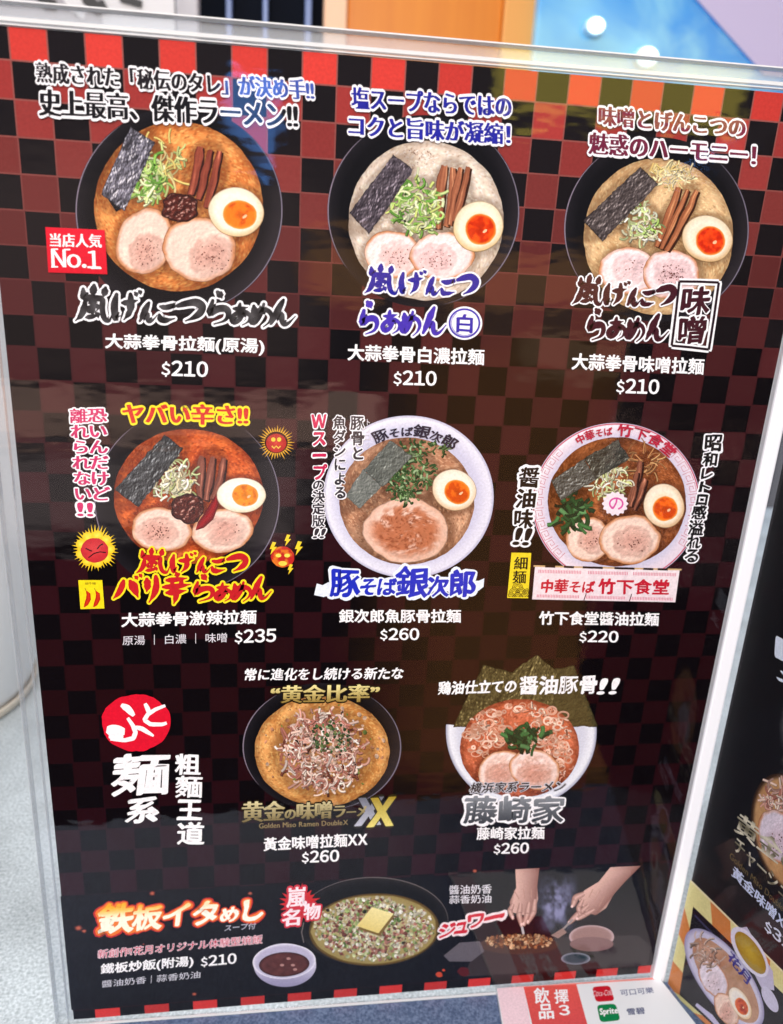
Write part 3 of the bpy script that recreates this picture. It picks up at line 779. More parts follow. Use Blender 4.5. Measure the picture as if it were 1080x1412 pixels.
# ---- first row
dish('ramen photo in a black bowl with orange broth and grey seaweed, beside the red No.1 badge',
     lambda p: bowl_black(p, 247, 290, 143), [
    ('broth', lambda p: soup(p, 246, 285, 116, 117, (192, 102, 46), (230, 152, 84), (126, 54, 22), 1, near=[(325, 294, 42, 38, 0), (198, 335, 40, 49, 0), (274, 346, 54, 46, 0), (178, 235, 34, 62, .5), (283, 240, 30, 46, .2), (248, 288, 29, 25, 0), (210, 240, 34, 44, .5)])),
    ('pork_slice', lambda p: pork(p, 198, 333, 38, 47, 21, .3, pcen=(.1, .35))),
    ('pork_slice', lambda p: pork(p, 274, 344, 51, 44, 22, .1, pcen=(.4, .25), pepper=50)),
    ('scallion', lambda p: (curls(p, 226, 226, 28, 28, 44, 31, [(206, 186, 108), (196, 206, 130), (222, 204, 140)], 28, 2.6, curl=1.6, shade=.75), curls(p, 206, 246, 24, 28, 120, 32, GREEN, 19, 3.1, shade=.7))),
    ('bamboo_shoot', lambda p: menma(p, [(276, 202, 262, 268, 12), (290, 206, 274, 275, 9), (303, 208, 284, 286, 9)], 33, (190, 98, 72), (96, 38, 30))),
    ('seaweed_sheet', lambda p: (p.quad([(141, 262), (156, 228), (172, 285), (160, 292)], 6, 6, (26, 24, 26)), nori(p, [(180, 175), (214, 196), (172, 291), (139, 267)], 34, (46, 44, 50), (186, 182, 200), 1.25))),
    ('chili_paste', lambda p: paste(p, 248, 286, 25, 21, 35)),
    ('egg_half', lambda p: egg(p, 325.7, 292, 38.5, 34, 331, 296, 24, 20, 36, yolk=(224, 88, 20)))])
dish('ramen photo in a black bowl with white broth, below the blue slogan',
     lambda p: bowl_black(p, 584, 291, 132.5), [
    ('broth', lambda p: soup(p, 587.5, 304, 107, 110, (206, 186, 166), (232, 216, 200), (170, 134, 108), 2, .68, .3, near=[(660, 313, 38, 40, 0), (541, 352, 42, 36, 0), (609, 355, 48, 38, 0), (526, 268, 26, 66, .65), (622, 270, 30, 50, .1), (575, 285, 38, 42, .5)])),
    ('pork_slice', lambda p: pork(p, 541, 351, 39, 33, 41, .1, pcen=(.2, .1), fat=(240, 216, 212), meat=(214, 164, 160))),
    ('pork_slice', lambda p: pork(p, 609, 353, 44, 35, 42, .0, pcen=(-.2, .15), fat=(240, 216, 214), meat=(212, 164, 164))),
    ('pepper_dust', lambda p: bits(p, 573, 218, 26, 14, 60, 43, [(150, 104, 84), (176, 130, 108)], (.4, .9), .9)),
    ('bamboo_shoot', lambda p: menma(p, [(613, 228, 604, 315, 12), (625, 231, 615, 312, 10), (636, 231, 620, 310, 9), (646, 230, 626, 305, 9)], 44, (206, 132, 94), (116, 62, 44))),
    ('scallion', lambda p: curls(p, 575, 284, 33, 38, 170, 45, GREEN + [(216, 220, 150), (198, 210, 120), (232, 236, 196)], 17, 3.1, rot=-.6, shade=.7)),
    ('seaweed_sheet', lambda p: nori(p, [(543, 212), (570, 234), (509, 323), (482, 293)], 46, (44, 38, 44), (140, 128, 138), 1.0)),
    ('egg_half', lambda p: egg(p, 660, 312, 34, 36, 663, 316, 21.5, 21.5, 47, rim=(220, 176, 110), white=(244, 218, 172), yolk=(222, 52, 12), rot=.6))])
dish('ramen photo in a black bowl with beige broth and loose noodles, below the maroon slogan',
     lambda p: bowl_black(p, 905.5, 316, 127.5), [
    ('broth', lambda p: soup(p, 908, 326, 103, 108, (188, 146, 100), (214, 178, 134), (146, 96, 56), 3, .7, .3, near=[(976, 330, 39, 35, 0), (867, 375, 45, 35, 0), (926, 381, 44, 37, 0), (856, 281, 26, 66, .8), (932, 302, 22, 52, .5), (884, 310, 30, 32, 0)])),
    ('noodles', lambda p: curls(p, 921, 242, 30, 11, 110, 51, [(236, 212, 146), (222, 190, 118), (246, 228, 176)], 15, 2.2, curl=1.2, shade=.8)),
    ('pork_slice', lambda p: pork(p, 867, 373, 41, 32, 52, .1, pcen=(.1, -.1), pepper=14, fat=(236, 214, 214), meat=(214, 178, 182))),
    ('pork_slice', lambda p: pork(p, 926, 379, 40, 34, 53, .0, pcen=(.05, 0), pepper=70, fat=(234, 208, 208), meat=(206, 164, 166))),
    ('bamboo_shoot', lambda p: menma(p, [(936, 258, 906, 340, 10), (948, 261, 912, 343, 7), (961, 262, 919, 345, 9)], 54, (208, 132, 88), (120, 64, 42))),
    ('scallion', lambda p: curls(p, 884, 309, 24, 26, 120, 55, PALE + GREEN[:2] + [(228, 232, 204)], 13, 2.8, rot=-.6)),
    ('seaweed_sheet', lambda p: nori(p, [(883, 230), (908, 254), (831, 333), (804, 304)], 56, (50, 42, 42), (140, 128, 126), 1.0)),
    ('egg_half', lambda p: egg(p, 975.5, 329, 35.5, 32, 980, 331.5, 20.5, 20.5, 57, rim=(206, 154, 92), white=(240, 212, 166), yolk=(222, 44, 16), rot=.4))])
# ---- second row
dish('ramen photo in a black bowl with red spicy broth and chili pod, among flame emblems',
     lambda p: bowl_black(p, 258, 690, 128, 126), [
    ('broth', lambda p: soup(p, 260, 684, 103, 93, (168, 62, 26), (206, 98, 44), (112, 32, 14), 4, .58, near=[(333, 684, 38, 28, 0), (222, 731, 46, 34, 0), (306, 733, 46, 33, 0), (207, 650, 30, 66, .8), (290, 660, 26, 42, .1), (241, 664, 32, 34, 0), (259, 703, 27, 23, 0)])),
    ('pork_slice', lambda p: pork(p, 222, 730, 42, 30, 61, .1, pcen=(-.1, .1), pepper=40)),
    ('pork_slice', lambda p: pork(p, 306, 732, 43, 30, 62, -.1, pcen=(.1, 0), pepper=8)),
    ('bamboo_shoot', lambda p: menma(p, [(278, 629, 275, 688, 10), (293, 630, 284, 690, 9), (309, 632, 292, 688, 9)], 63, (176, 110, 88), (90, 44, 38))),
    ('scallion', lambda p: curls(p, 241, 664, 26, 27, 120, 64, PALE + [(206, 212, 140)], 17, 2.6, rot=-.7)),
    ('seaweed_sheet', lambda p: nori(p, [(227, 599), (253, 619), (190, 700), (158, 675)], 65, (30, 31, 33), (128, 130, 132), 1.0)),
    ('chili_paste', lambda p: paste(p, 259, 701, 23, 20, 66)),
    ('chili_pod', lambda p: (p.strip([(298, 683), (296, 695), (288, 712), (277, 724), (270, 731)], 15, (160, 22, 30), edge=(84, 8, 18), taper=.95),)),
    ('egg_half', lambda p: egg(p, 333, 683, 34, 24.5, 338, 683, 18.5, 15.5, 67, rim=(236, 210, 170), white=(252, 246, 232), yolk=(222, 112, 30), rot=.02))])
dish('ramen photo in a white bowl with one large browned pork slice, centre of the page',
     lambda p: bowl_white(p, 563.5, 685, 117.5, 112), [
    ('broth', lambda p: soup(p, 561, 691, 93, 88, (166, 114, 86), (204, 156, 124), (116, 70, 50), 5, .64, near=[(626, 677, 35, 31, 0), (560, 733, 64, 49, 0), (522, 655, 26, 66, .8), (565, 655, 40, 40, 0)])),
    ('foam', lambda p: bits(p, 560, 700, 78, 62, 110, 70, [(206, 168, 140), (186, 140, 110), (150, 96, 70)], (.7, 2.2), .8)),
    ('pork_slice', lambda p: pork(p, 560, 731, 59, 45, 71, .05, pepper=0, brown=.85, fat=(226, 190, 172), meat=(206, 150, 126), rim=(214, 166, 140))),
    ('scallion', lambda p: (curls(p, 563, 652, 36, 30, 190, 72, DKGREEN, 10, 2.6), curls(p, 585, 616, 36, 10, 60, 73, DKGREEN, 8, 2.2), curls(p, 556, 685, 20, 10, 50, 74, DKGREEN, 9, 2.4))),
    ('seaweed_sheet', lambda p: (nori(p, [(538, 607), (569, 629), (528, 672), (502, 648)], 75, (70, 74, 70), (156, 160, 152), .7), nori(p, [(501, 647), (527, 671), (496, 701), (476.5, 683)], 76, (88, 92, 88), (176, 178, 170), .6))),
    ('egg_half', lambda p: egg(p, 626.5, 675.5, 31, 28, 630.5, 678.5, 18.5, 16.5, 77, rim=(222, 176, 128), white=(248, 230, 206), yolk=(226, 84, 22), rot=.5))])
def keyrim(p):
    for a0, a1 in ((2.35, 3.95), (-.72, .62)):
        n = int((a1 - a0) * 7.2)
        for i in range(n):
            t0 = a0 + (a1 - a0) * i / n; dt = (a1 - a0) / n
            def q(t, r): return (850 + math.cos(t) * 116 * r, 694 + math.sin(t) * 111 * r)
            pts = [q(t0, .865), q(t0, .965), q(t0 + dt * .78, .965), q(t0 + dt * .78, .89), q(t0 + dt * .28, .89), q(t0 + dt * .28, .935), q(t0 + dt * .55, .935)]
            p.strip(pts, .9, (196, 110, 126))
    for r in (.985,):
        t = np.linspace(0, 6.28, 120); p.strip(np.stack([850 + np.cos(t) * 116 * r, 694 + np.sin(t) * 111 * r], 1), 1.6, (206, 90, 108))
def naruto(p):
    t = np.linspace(0, 2 * math.pi, 72, endpoint=False); r = 17 + 1.4 * np.cos(t * 14)
    p.poly(np.stack([848.5 + np.cos(t) * r, 694.5 + np.sin(t) * r * .93], 1), (244, 226, 234))
    t = np.linspace(-1.0, 7.2, 60); rr = np.linspace(1.5, 10, 60)
    q = np.linspace(0, 1, 40); a = 1.3 - q * 5.6
    p.strip(np.stack([850 + np.cos(a) * 9, 694.5 + np.sin(a) * 7.5], 1), 2.4, (216, 84, 160))
    p.strip([(851, 687), (850, 693), (847, 699), (843, 701)], 2.4, (216, 84, 160))
def spinach(pr, cx, cy, rx, ry, n, seed, ln=26):
    curls(pr, cx, cy, rx, ry, n, seed, [(40, 84, 46), (28, 62, 38), (62, 112, 62), (24, 50, 32), (88, 136, 84)], ln, 5.0, curl=1.5)
dish('ramen photo in a white bowl with red key-pattern rim, pink swirl fishcake and greens',
     lambda p: (bowl_white(p, 850, 694, 116, 111, (232, 216, 228)), keyrim(p)), [
    ('broth', lambda p: soup(p, 851, 692, 95.5, 89, (124, 62, 28), (168, 98, 56), (86, 36, 16), 6, .62, near=[(916, 699, 32, 34, 0), (811, 746, 35, 34, 0), (868, 746, 46, 38, 0), (814, 648, 24, 68, 1.0), (880, 668, 22, 46, .3), (788, 702, 30, 30, 0), (848, 695, 21, 20, 0)])),
    ('noodles', lambda p: curls(p, 872, 640, 40, 16, 40, 80, [(206, 160, 108), (186, 132, 84)], 20, 1.5, curl=1.6, shade=.7)),
    ('pork_slice', lambda p: pork(p, 811, 744, 31, 31, 81, .4, pepper=24, pcen=(.2, 0))),
    ('pork_slice', lambda p: pork(p, 868, 744, 42, 34, 82, -.1, pepper=24, pcen=(.15, .1))),
    ('spinach', lambda p: spinach(p, 789, 702, 21, 21, 60, 83, 20)),
    ('bamboo_shoot', lambda p: menma(p, [(884, 635, 866, 690, 9), (890, 660, 874, 702, 8), (878, 650, 868, 698, 7)], 84, (182, 116, 88), (96, 50, 38))),
    ('scallion', lambda p: curls(p, 842, 665, 28, 20, 90, 85, PALE + [(220, 222, 150)], 15, 2.2, rot=-.6)),
    ('seaweed_sheet', lambda p: (nori(p, [(852, 606), (869, 632), (822, 661), (806, 632)], 86, (40, 40, 36), (122, 122, 112), .9), nori(p, [(806, 632), (822, 661), (773, 690), (760, 663)], 87, (52, 52, 48), (146, 146, 140), .9))),
    ('fishcake_slice', naruto),
    ('egg_half', lambda p: egg(p, 916, 697.5, 28, 31, 917.5, 701.5, 17.5, 17, 88, rim=(214, 162, 110), white=(246, 216, 170), yolk=(224, 76, 18), rot=-.3))])
# ---- third row
SPROUT = [(240, 206, 190), (226, 182, 166), (246, 224, 210), (208, 156, 140), (176, 112, 98)]
dish('ramen photo in a black bowl heaped with bean sprouts, below the gold quoted words',
     lambda p: bowl_black(p, 444, 1030, 109.5, 88), [
    ('broth', lambda p: soup(p, 444, 1036, 93, 76, (186, 122, 62), (224, 162, 98), (134, 76, 36), 7, .62, near=[(446, 1038, 66, 62, 0)])),
    ('diced_onion', lambda p: bits(p, 444, 1030, 86, 68, 90, 90, [(232, 196, 168), (216, 150, 110), (120, 140, 70)], (1, 3.4), .8)),
    ('bean_sprouts', lambda p: (curls(p, 446, 1036, 58, 56, 110, 94, [(150, 92, 76), (120, 66, 52), (176, 120, 100)], 12, 3.2), curls(p, 446, 1036, 54, 54, 420, 91, SPROUT, 17, 2.5, curl=2.6, shade=.78), bits(p, 448, 1042, 44, 40, 90, 95, [(206, 150, 132), (166, 100, 86), (236, 208, 190)], (1.4, 3.4), .7))),
    ('scallion', lambda p: (bits(p, 456, 1018, 28, 24, 110, 92, DKGREEN + [(140, 150, 90)], (1.2, 3), .6), bits(p, 450, 1030, 40, 34, 40, 93, [(236, 206, 186), (226, 180, 150)], (1.4, 3.6), .7)))])
def whitehalf(p):
    def f(x, y, rho, th):
        c = mix((208, 210, 226), (236, 238, 246), sst(.8, .96, rho)); return mix(c, (150, 152, 178), .9 * sst(.965, 1, rho))
    th = np.linspace(math.radians(-5), math.radians(185), 60)
    n = len(th); rr = np.linspace(.60, 1, 9)
    T, Rr = np.meshgrid(th, rr)
    px = np.stack([719 + np.cos(T) * Rr * 104, 1008 + np.sin(T) * Rr * 104], -1).reshape(-1, 2)
    F = [(j * n + i, j * n + i + 1, (j + 1) * n + i + 1, (j + 1) * n + i) for j in range(8) for i in range(n - 1)]
    p.add(px, F, f(px[:, 0], px[:, 1], Rr.ravel(), T.ravel()))
def olive(p):
    lo, hi = (50, 45, 25), (122, 109, 68)
    nori(p, [(667, 917), (716, 930), (716, 1004), (624, 1003)], 94, lo, hi, 1.1)
    nori(p, [(791, 918), (825, 1002), (720, 1004), (728, 930)], 95, lo, hi, .45)
    nori(p, [(741, 903), (768, 925), (760, 1004), (690, 1004)], 96, (58, 52, 29), (138, 124, 80), 1.0)
    nori(p, [(741, 903), (690, 1004), (700, 940), (709, 924)], 97, (58, 52, 29), (138, 124, 80), 1.0)
def rings(p, cx, cy, rx, ry, n, seed):
    rs = np.random.RandomState(seed)
    for i in range(n):
        a = rs.rand() * 6.28; d = math.sqrt(rs.rand()); x = cx + math.cos(a) * d * rx; y = cy + math.sin(a) * d * ry; r = 2 + rs.rand() * 5.5
        t = np.linspace(0, 6.3, 16); c = np.array([(244, 206, 184), (232, 176, 150), (214, 150, 122)][rs.randint(3)]) * (.8 + .25 * rs.rand())
        e = .55 + .4 * rs.rand()
        p.strip(np.stack([x + np.cos(t) * r, y + np.sin(t) * r * e], 1), 1.3 + rs.rand() * 1.6, np.minimum(c, 255))
dish('ramen photo in a white bowl backed by olive seaweed sheets, lower right of the page',
     whitehalf, [
    ('seaweed_sheet', olive),
    ('broth', lambda p: soup(p, 716.6, 1032, 82, 68, (150, 66, 40), (190, 102, 72), (108, 38, 24), 8, .66, near=[(690, 1064, 36, 29, -.5), (738, 1064, 40, 30, .2), (722, 1021, 30, 16, 0)])),
    ('scallion_rings', lambda p: (rings(p, 716, 1000, 72, 28, 60, 101), rings(p, 665, 1018, 26, 24, 30, 102), rings(p, 765, 1035, 24, 30, 34, 103), curls(p, 716, 1006, 72, 32, 90, 107, [(240, 204, 182), (226, 172, 148), (204, 128, 100)], 9, 2.2, shade=.85), curls(p, 765, 1048, 22, 30, 50, 108, [(236, 196, 178), (214, 150, 128)], 9, 2.2, shade=.85))),
    ('pork_slice', lambda p: pork(p, 690, 1062, 32, 26, 104, -.5, pepper=0, brown=.2, fat=(236, 212, 204))),
    ('pork_slice', lambda p: pork(p, 737, 1062, 36, 27, 105, .2, pepper=0, brown=.25, fat=(236, 212, 206))),
    ('spinach', lambda p: spinach(p, 722, 1020, 23, 11, 46, 106, 18))])

# ------------------------------------------------------------------ words on the page
OUT = (248, 246, 250)
def mincho(name, body, quad, col, o_=.085, **k): return text(name, body, quad, col, nib=(.058, .004), under=[(o_ - .012, OUT)], **k)
mincho('slogan', '熟成された「秘伝のタレ」が決め手!!', [(51, 113.5), (433, 138.5), (49, 85)], lambda u, v: mix((34, 30, 34), (66, 88, 170), sst(.62, .72, u)))  # ink is dark; the blue end is a reflection painted into it
mincho('slogan', '史上最高、傑作ラーメン!!', [(55, 159), (410, 177.5), (54, 122)], (24, 22, 26), .075)
mincho('slogan', '塩スープならではの', [(486, 149.5), (705, 161.5), (485, 119.5)], (38, 40, 150))
mincho('slogan', 'コクと旨味が凝縮！', [(482, 187), (703, 199.5), (482, 158)], (38, 40, 156))
mincho('slogan', '味噌とげんこつの', [(826.5, 172.5), (1027, 190), (827, 145.5)], (128, 44, 66))
mincho('slogan', '魅惑のハーモニー！', [(812.5, 212), (1041, 229), (814, 182)], (112, 36, 62))
# badge
pr = P(20); pr.quad([(62.6, 313), (144.4, 317), (148, 378), (66.7, 375.5)], 8, 8, lambda u, v, x, y: mix((226, 26, 50), (214, 22, 44), v))
BADGE = pr.build('badge', PAGE, LP)
def subtext(parent, *a, **k):
    return text(*a, parent=parent, **k)
subtext(BADGE, 'badge_text', '当店人気', [(69.6, 340), (140, 341.5), (69, 321.5)], nib=(.04, .006), layer=23)
pr = P(23)
lettering(pr, layout('No.1', gap=-.03), [(72, 368), (138, 370.5), (71, 343.5)], WHITE, (.026, .003))
for (x0, x1, y0, y1) in ((70.5, 80, 342.5, 344.5), (88, 97, 343, 345), (70.8, 80, 366.8, 368.8), (125.5, 140, 368.8, 370.8)):
    pr.poly([(x0, y0), (x1, y0), (x1, y1), (x0, y1)], WHITE)
pr.build('badge_text', BADGE, LP)
# hand-brushed characters: strokes in a unit box (x right, y down), each with its width
BRUSH = {
 '嵐': [([(.46, -.04), (.45, .12), (.46, .27)], 1.0), ([(.13, .07), (.15, .20), (.17, .30), (.45, .29), (.80, .26)], .9), ([(.82, .02), (.80, .16), (.77, .28)], 1.0),
        ([(.22, .38), (.20, .62), (.12, .84), (-.04, 1.0)], .9), ([(.20, .39), (.48, .37), (.74, .36), (.76, .62), (.84, .90), (1.0, .98), (1.10, .72)], .85),
        ([(.34, .48), (.60, .46)], .6), ([(.35, .58), (.36, .72), (.60, .70)], .6), ([(.34, .58), (.62, .56), (.60, .70)], .6), ([(.48, .46), (.47, .66), (.46, .86)], .7), ([(.28, .90), (.46, .87), (.64, .82)], .7), ([(.58, .76), (.66, .90)], .7)],
 'げ': [([(.10, .08), (.04, .45), (.08, .80), (.13, .96), (.24, .74)], 1.15), ([(.36, .38), (.64, .36), (.96, .27)], .95), ([(.66, .06), (.70, .40), (.66, .72), (.46, 1.0)], 1.1), ([(.84, .0), (.93, .14)], .7), ([(1.0, -.07), (1.08, .06)], .7)],
 'ん': [([(.52, .04), (.36, .34), (.18, .72), (.03, 1.0)], 1.0), ([(.06, .96), (.26, .66), (.46, .60), (.50, .82), (.58, .98), (.80, .92), (1.06, .66)], .85)],
 'こ': [([(.16, .22), (.45, .27), (.86, .16), (.70, .34)], 1.0), ([(.14, .68), (.24, .92), (.52, .96), (.94, .86)], 1.1)],
 'つ': [([(-.04, .30), (.32, .18), (.72, .12), (1.0, .30), (.94, .60), (.66, .84), (.34, 1.0)], 1.35)],
 'ら': [([(.40, -.10), (.52, .00), (.60, .10)], 1.1), ([(.22, .20), (.16, .45), (.14, .64), (.44, .50), (.78, .48), (.92, .66), (.78, .90), (.34, 1.04)], 1.05)],
 'あ': [([(.14, .30), (.46, .30), (.82, .22)], .8), ([(.44, .06), (.40, .46), (.50, .88)], .8), ([(.70, .42), (.48, .80), (.20, .94), (.08, .74), (.30, .52), (.66, .44), (.96, .62), (.88, .90), (.62, 1.06)], .9)],
 'め': [([(.16, .22), (.24, .52), (.42, .84)], 1.15), ([(.62, .12), (.50, .56), (.24, .90), (.06, .84), (.12, .58), (.46, .38), (.84, .40), (1.02, .64), (.90, .90), (.66, 1.08)], .95)],
 'バ': [([(.32, .18), (.24, .50), (.12, .76), (-.06, .98)], 1.1), ([(.60, .20), (.76, .48), (.96, .94)], 1.5), ([(.80, -.02), (.90, .12)], .75), ([(.98, -.10), (1.07, .03)], .75)],
 'リ': [([(.14, .10), (.20, .34), (.17, .60)], 1.3), ([(.70, .0), (.76, .34), (.66, .68), (.36, 1.04)], 1.2)],
 '辛': [([(.48, -.06), (.52, .10)], 1.0), ([(.14, .20), (.48, .18), (.86, .13)], .85), ([(.30, .24), (.37, .38)], .8), ([(.70, .22), (.60, .37)], .8), ([(.02, .46), (.48, .44), (1.0, .37)], 1.0), ([(.16, .68), (.50, .66), (.86, .60)], .95), ([(.50, .46), (.51, .78), (.44, 1.10)], 1.0)],
}
def catmull(pts, n=26):
    P_ = np.array(pts, float)
    if len(P_) == 2: P_ = np.stack([P_[0], (P_[0] + P_[1]) / 2 + (.01, -.01), P_[1]])
    Q = np.concatenate([[2 * P_[0] - P_[1]], P_, [2 * P_[-1] - P_[-2]]]); out = []
    m_ = len(P_) - 1
    for t in np.linspace(0, m_ - 1e-6, n):
        i = int(t); f = t - i; a, b, c, d = Q[i], Q[i + 1], Q[i + 2], Q[i + 3]
        out.append(.5 * (2 * b + (c - a) * f + (2 * a - 5 * b + 4 * c - d) * f * f + (3 * b - a - 3 * c + d) * f ** 3))
    return np.array(out)
def brushword(name, word, quad, col, outline, cells, wd=.105, ow=.072, seed=1, layer=26):
    """cells: per character (x, y, width, height) in the unit box of quad (BL, BR, TL)"""
    BL, BR, TL = [np.array(q, float) for q in quad]
    ex = BR - BL; ey = BL - TL; H = np.hypot(*ey)
    pr = P(layer); rs = np.random.RandomState(seed); strokes = []
    for ch, (x, y, w, h) in zip(word, cells):
        for pts, k in BRUSH[ch]:
            q = catmull(pts); X = x + q[:, 0] * w; Y = y + q[:, 1] * h
            px = TL[None] + X[:, None] * ex[None] + Y[:, None] * ey[None]
            t = np.linspace(0, 1, len(px)); n1 = fbm(t * 5 + rs.rand() * 50, t * 0, seed, 2)
            prof = (.62 + .5 * np.sin(np.clip(t * 1.2 + .25, 0, 1.45) * 2.1) ** 2) * (.8 + .4 * n1) * (1 - .62 * sst(.72, 1, t)) * (.78 + .22 * sst(0, .12, t))
            strokes.append((px, prof * wd * H * k * (h * .45 + .55)))
    def ribbon(px, ww, c):
        d = np.gradient(px, axis=0); L = np.hypot(d[:, 0], d[:, 1]) + 1e-9; nr = np.stack([-d[:, 1] / L, d[:, 0] / L], 1); n = len(px)
        A = px + nr * ww[:, None]; B = px - nr * ww[:, None]
        allp = np.concatenate([A, B]); v = np.clip(1 - (allp[:, 1] - TL[1]) / H, 0, 1); u = (allp[:, 0] - TL[0]) / ex[0]
        pr.add(allp, [(i, i + 1, n + i + 1, n + i) for i in range(n - 1)], c(u, v) if callable(c) else c)
        for e in (0, -1):
            a = np.linspace(0, 6.2832, 11)[:-1]; r = ww[e]
            cp_ = np.stack([px[e, 0] + np.cos(a) * r, px[e, 1] + np.sin(a) * r], 1)
            cc = c(np.full(10, (px[e, 0] - TL[0]) / ex[0]), np.full(10, 1 - (px[e, 1] - TL[1]) / H)) if callable(c) else c
            pr.add(cp_, [tuple(range(10))], cc)
    for px, ww in strokes: ribbon(px, ww / 2 + ow * H, outline)
    pr.layer += 1; pr.k = 0
    for px, ww in strokes: ribbon(px, ww / 2, col)
    return pr.build(name, PAGE, LP)
C5 = [(.0, .0, .27, 1.0), (.31, .18, .21, .78), (.545, .34, .125, .64), (.67, .36, .15, .58), (.84, .20, .16, .72)]
C4_ = [(.02, .05, .22, .92), (.27, .18, .22, .74), (.50, .14, .21, .82), (.74, .05, .26, .90)]
C9 = [(.0, .0, .15, 1.0), (.165, .14, .115, .80), (.288, .40, .078, .58), (.368, .40, .09, .54), (.468, .30, .108, .62), (.60, .14, .11, .82), (.71, .34, .095, .62), (.80, .28, .10, .70), (.895, .20, .11, .76)]
C7 = [(.02, .10, .15, .74), (.20, .10, .10, .84), (.315, .05, .175, .90), (.505, .16, .14, .78), (.645, .32, .11, .62), (.75, .26, .12, .68), (.87, .14, .125, .78)]
brushword('dish_title', '嵐げんこつらあめん', [(106, 442), (403, 450), (109, 395)], lambda u, v: mix((22, 20, 22), (84, 82, 84), .5 + .5 * np.sin(u * 61) * np.sin(v * 8 + u * 20)), OUT, C9, .19, .062, 1)
text('dish_name', '大蒜拳骨拉麵(原湯)', [(145.5, 483), (363.7, 490), (146, 459.8)], **GOT)
def price(n, quad, **k):
    return text('price', '$' + n, quad, nib=(.03, .022), scale=[.76] + [1.0] * len(n), dy=[.03, 0, 0, 0], **k)
price('210', [(223, 519), (286, 521), (223.5, 497)])
BLUE = (44, 40, 164)
brushword('dish_title', '嵐げんこつ', [(505, 404), (655, 409), (507, 366)], (36, 36, 150), OUT, C5, .195, .065, 2)
brushword('dish_title', 'らあめん', [(493, 460), (613, 463), (494, 418)], (74, 54, 176), OUT, C4_, .20, .06, 3)
pr = P(26)
t = np.linspace(0, 6.2832, 60)
pr.star(640.7, 445.5, 24.5, 23, WHITE, rings=2, segs=60); pr.layer = 27
pr.strip(np.stack([640.7 + np.cos(t) * 20.5, 445.5 + np.sin(t) * 19.2], 1), 2.6, (70, 60, 180))
pr.strip(np.stack([640.7 + np.cos(t[:30] + 1) * 18, 445.5 + np.sin(t[:30] + 1) * 17], 1), .9, (110, 100, 196))
pr.layer = 28; lettering(pr, layout('白'), [(630, 458), (651, 459), (631, 433)], (60, 48, 170), (.04, .012), .5, warp=.03)
pr.build('flavour_mark', PAGE, LP)
text('dish_name', '大蒜拳骨白濃拉麵', [(480, 496.5), (667.4, 503.5), (480.5, 474.6)], **GOT)
price('210', [(543, 531.5), (601.3, 533), (543.5, 510.7)])
MAR = (66, 26, 36)
brushword('dish_title', '嵐げんこつ', [(791, 419), (926, 424), (797, 381)], MAR, OUT, C5, .195, .055, 4)
brushword('dish_title', 'らあめん', [(806, 468), (919, 471), (810, 428)], MAR, OUT, C4_, .20, .055, 5)
pr = P(26)
fr = [(937, 388), (991.5, 389.5), (977.7, 482), (926.5, 476.5), (937, 388)]
pr.strip(fr, 9, WHITE); 
for a, b in zip(fr, fr[1:]): pr.strip([a, b], 9, WHITE)
pr.layer = 27
for a, b in zip(fr, fr[1:]): pr.strip([a, ((a[0] + b[0]) / 2 + .5, (a[1] + b[1]) / 2 - .4), b], 3.4, (40, 22, 30))
pr.layer = 26
lettering(pr, layout('味噌', True), [(934, 473), (972, 473), (943, 396)], MAR, (.05, .02), .75, under=[(.05, WHITE)], warp=.05)
pr.build('flavour_mark', PAGE, LP)
text('dish_name', '大蒜拳骨味噌拉麵', [(788.8, 509), (970, 516.5), (790.5, 487)], **GOT)
price('210', [(850, 543), (908, 544.6), (851.5, 522)])
# second row words
YEL = (248, 226, 40); RED = (196, 34, 40)
text('slogan', 'ヤバい辛さ!!', [(170, 584), (341.3, 586), (170, 556.4)], (206, 44, 36), nib=(.05, .012), under=[(.085, YEL)])
PINK = (206, 44, 104)
text('side_slogan', '恐いんだけど', [(126.5, 690), (152, 690), (121, 563.5)], PINK, nib=(.04, .01), under=[(.075, OUT)], vertical=True)
text('side_slogan', '離れられない', [(103, 689), (127, 689), (96.5, 563.5)], PINK, nib=(.04, .01), under=[(.075, OUT)], vertical=True)
text('side_slogan', '!!', [(108, 711.5), (127.5, 712), (107.5, 693)], PINK, nib=(.03, .01), under=[(.07, OUT)])
brushword('dish_title', '嵐げんこつ', [(190, 790), (338, 790), (191, 758)], RED, YEL, C5, .21, .075, 6)
brushword('dish_title', 'バリ辛らあめん', [(154, 832), (373, 829), (156, 792)], RED, YEL, C7, .20, .065, 7)
text('dish_name', '大蒜拳骨激辣拉麵', [(168, 864.5), (353, 860), (168.5, 845.5)], **GOT)
text('dish_options', '原湯  ｜  白濃  ｜  味噌', [(169, 890.5), (313, 886), (169, 876.5)], (226, 222, 230), nib=(0.004, .002))
price('235', [(324, 888), (380, 886), (324.5, 869)])
def burst(pr, cx, cy, r0, r1, n, col, seed):
    rs = np.random.RandomState(seed)
    for i in range(n):
        a = i * 6.2832 / n; rr = r0 + (r1 - r0) * (.55 + .45 * rs.rand()); d = 3.2 / n
        pr.poly([(cx + math.cos(a - d) * r0, cy + math.sin(a - d) * r0), (cx + math.cos(a) * rr, cy + math.sin(a) * rr), (cx + math.cos(a + d) * r0, cy + math.sin(a + d) * r0)], col)
pr = P(20); burst(pr, 131, 757, 20, 35, 40, (246, 206, 40), 3)
def flamec(x, y, rho, th): return mix((250, 232, 90), (244, 200, 36), rho)
for k in range(9):
    a = k * .698; pr.star(131 + math.cos(a) * 20, 757 + math.sin(a) * 19, 7.5, 7, flamec, rings=3, segs=16)
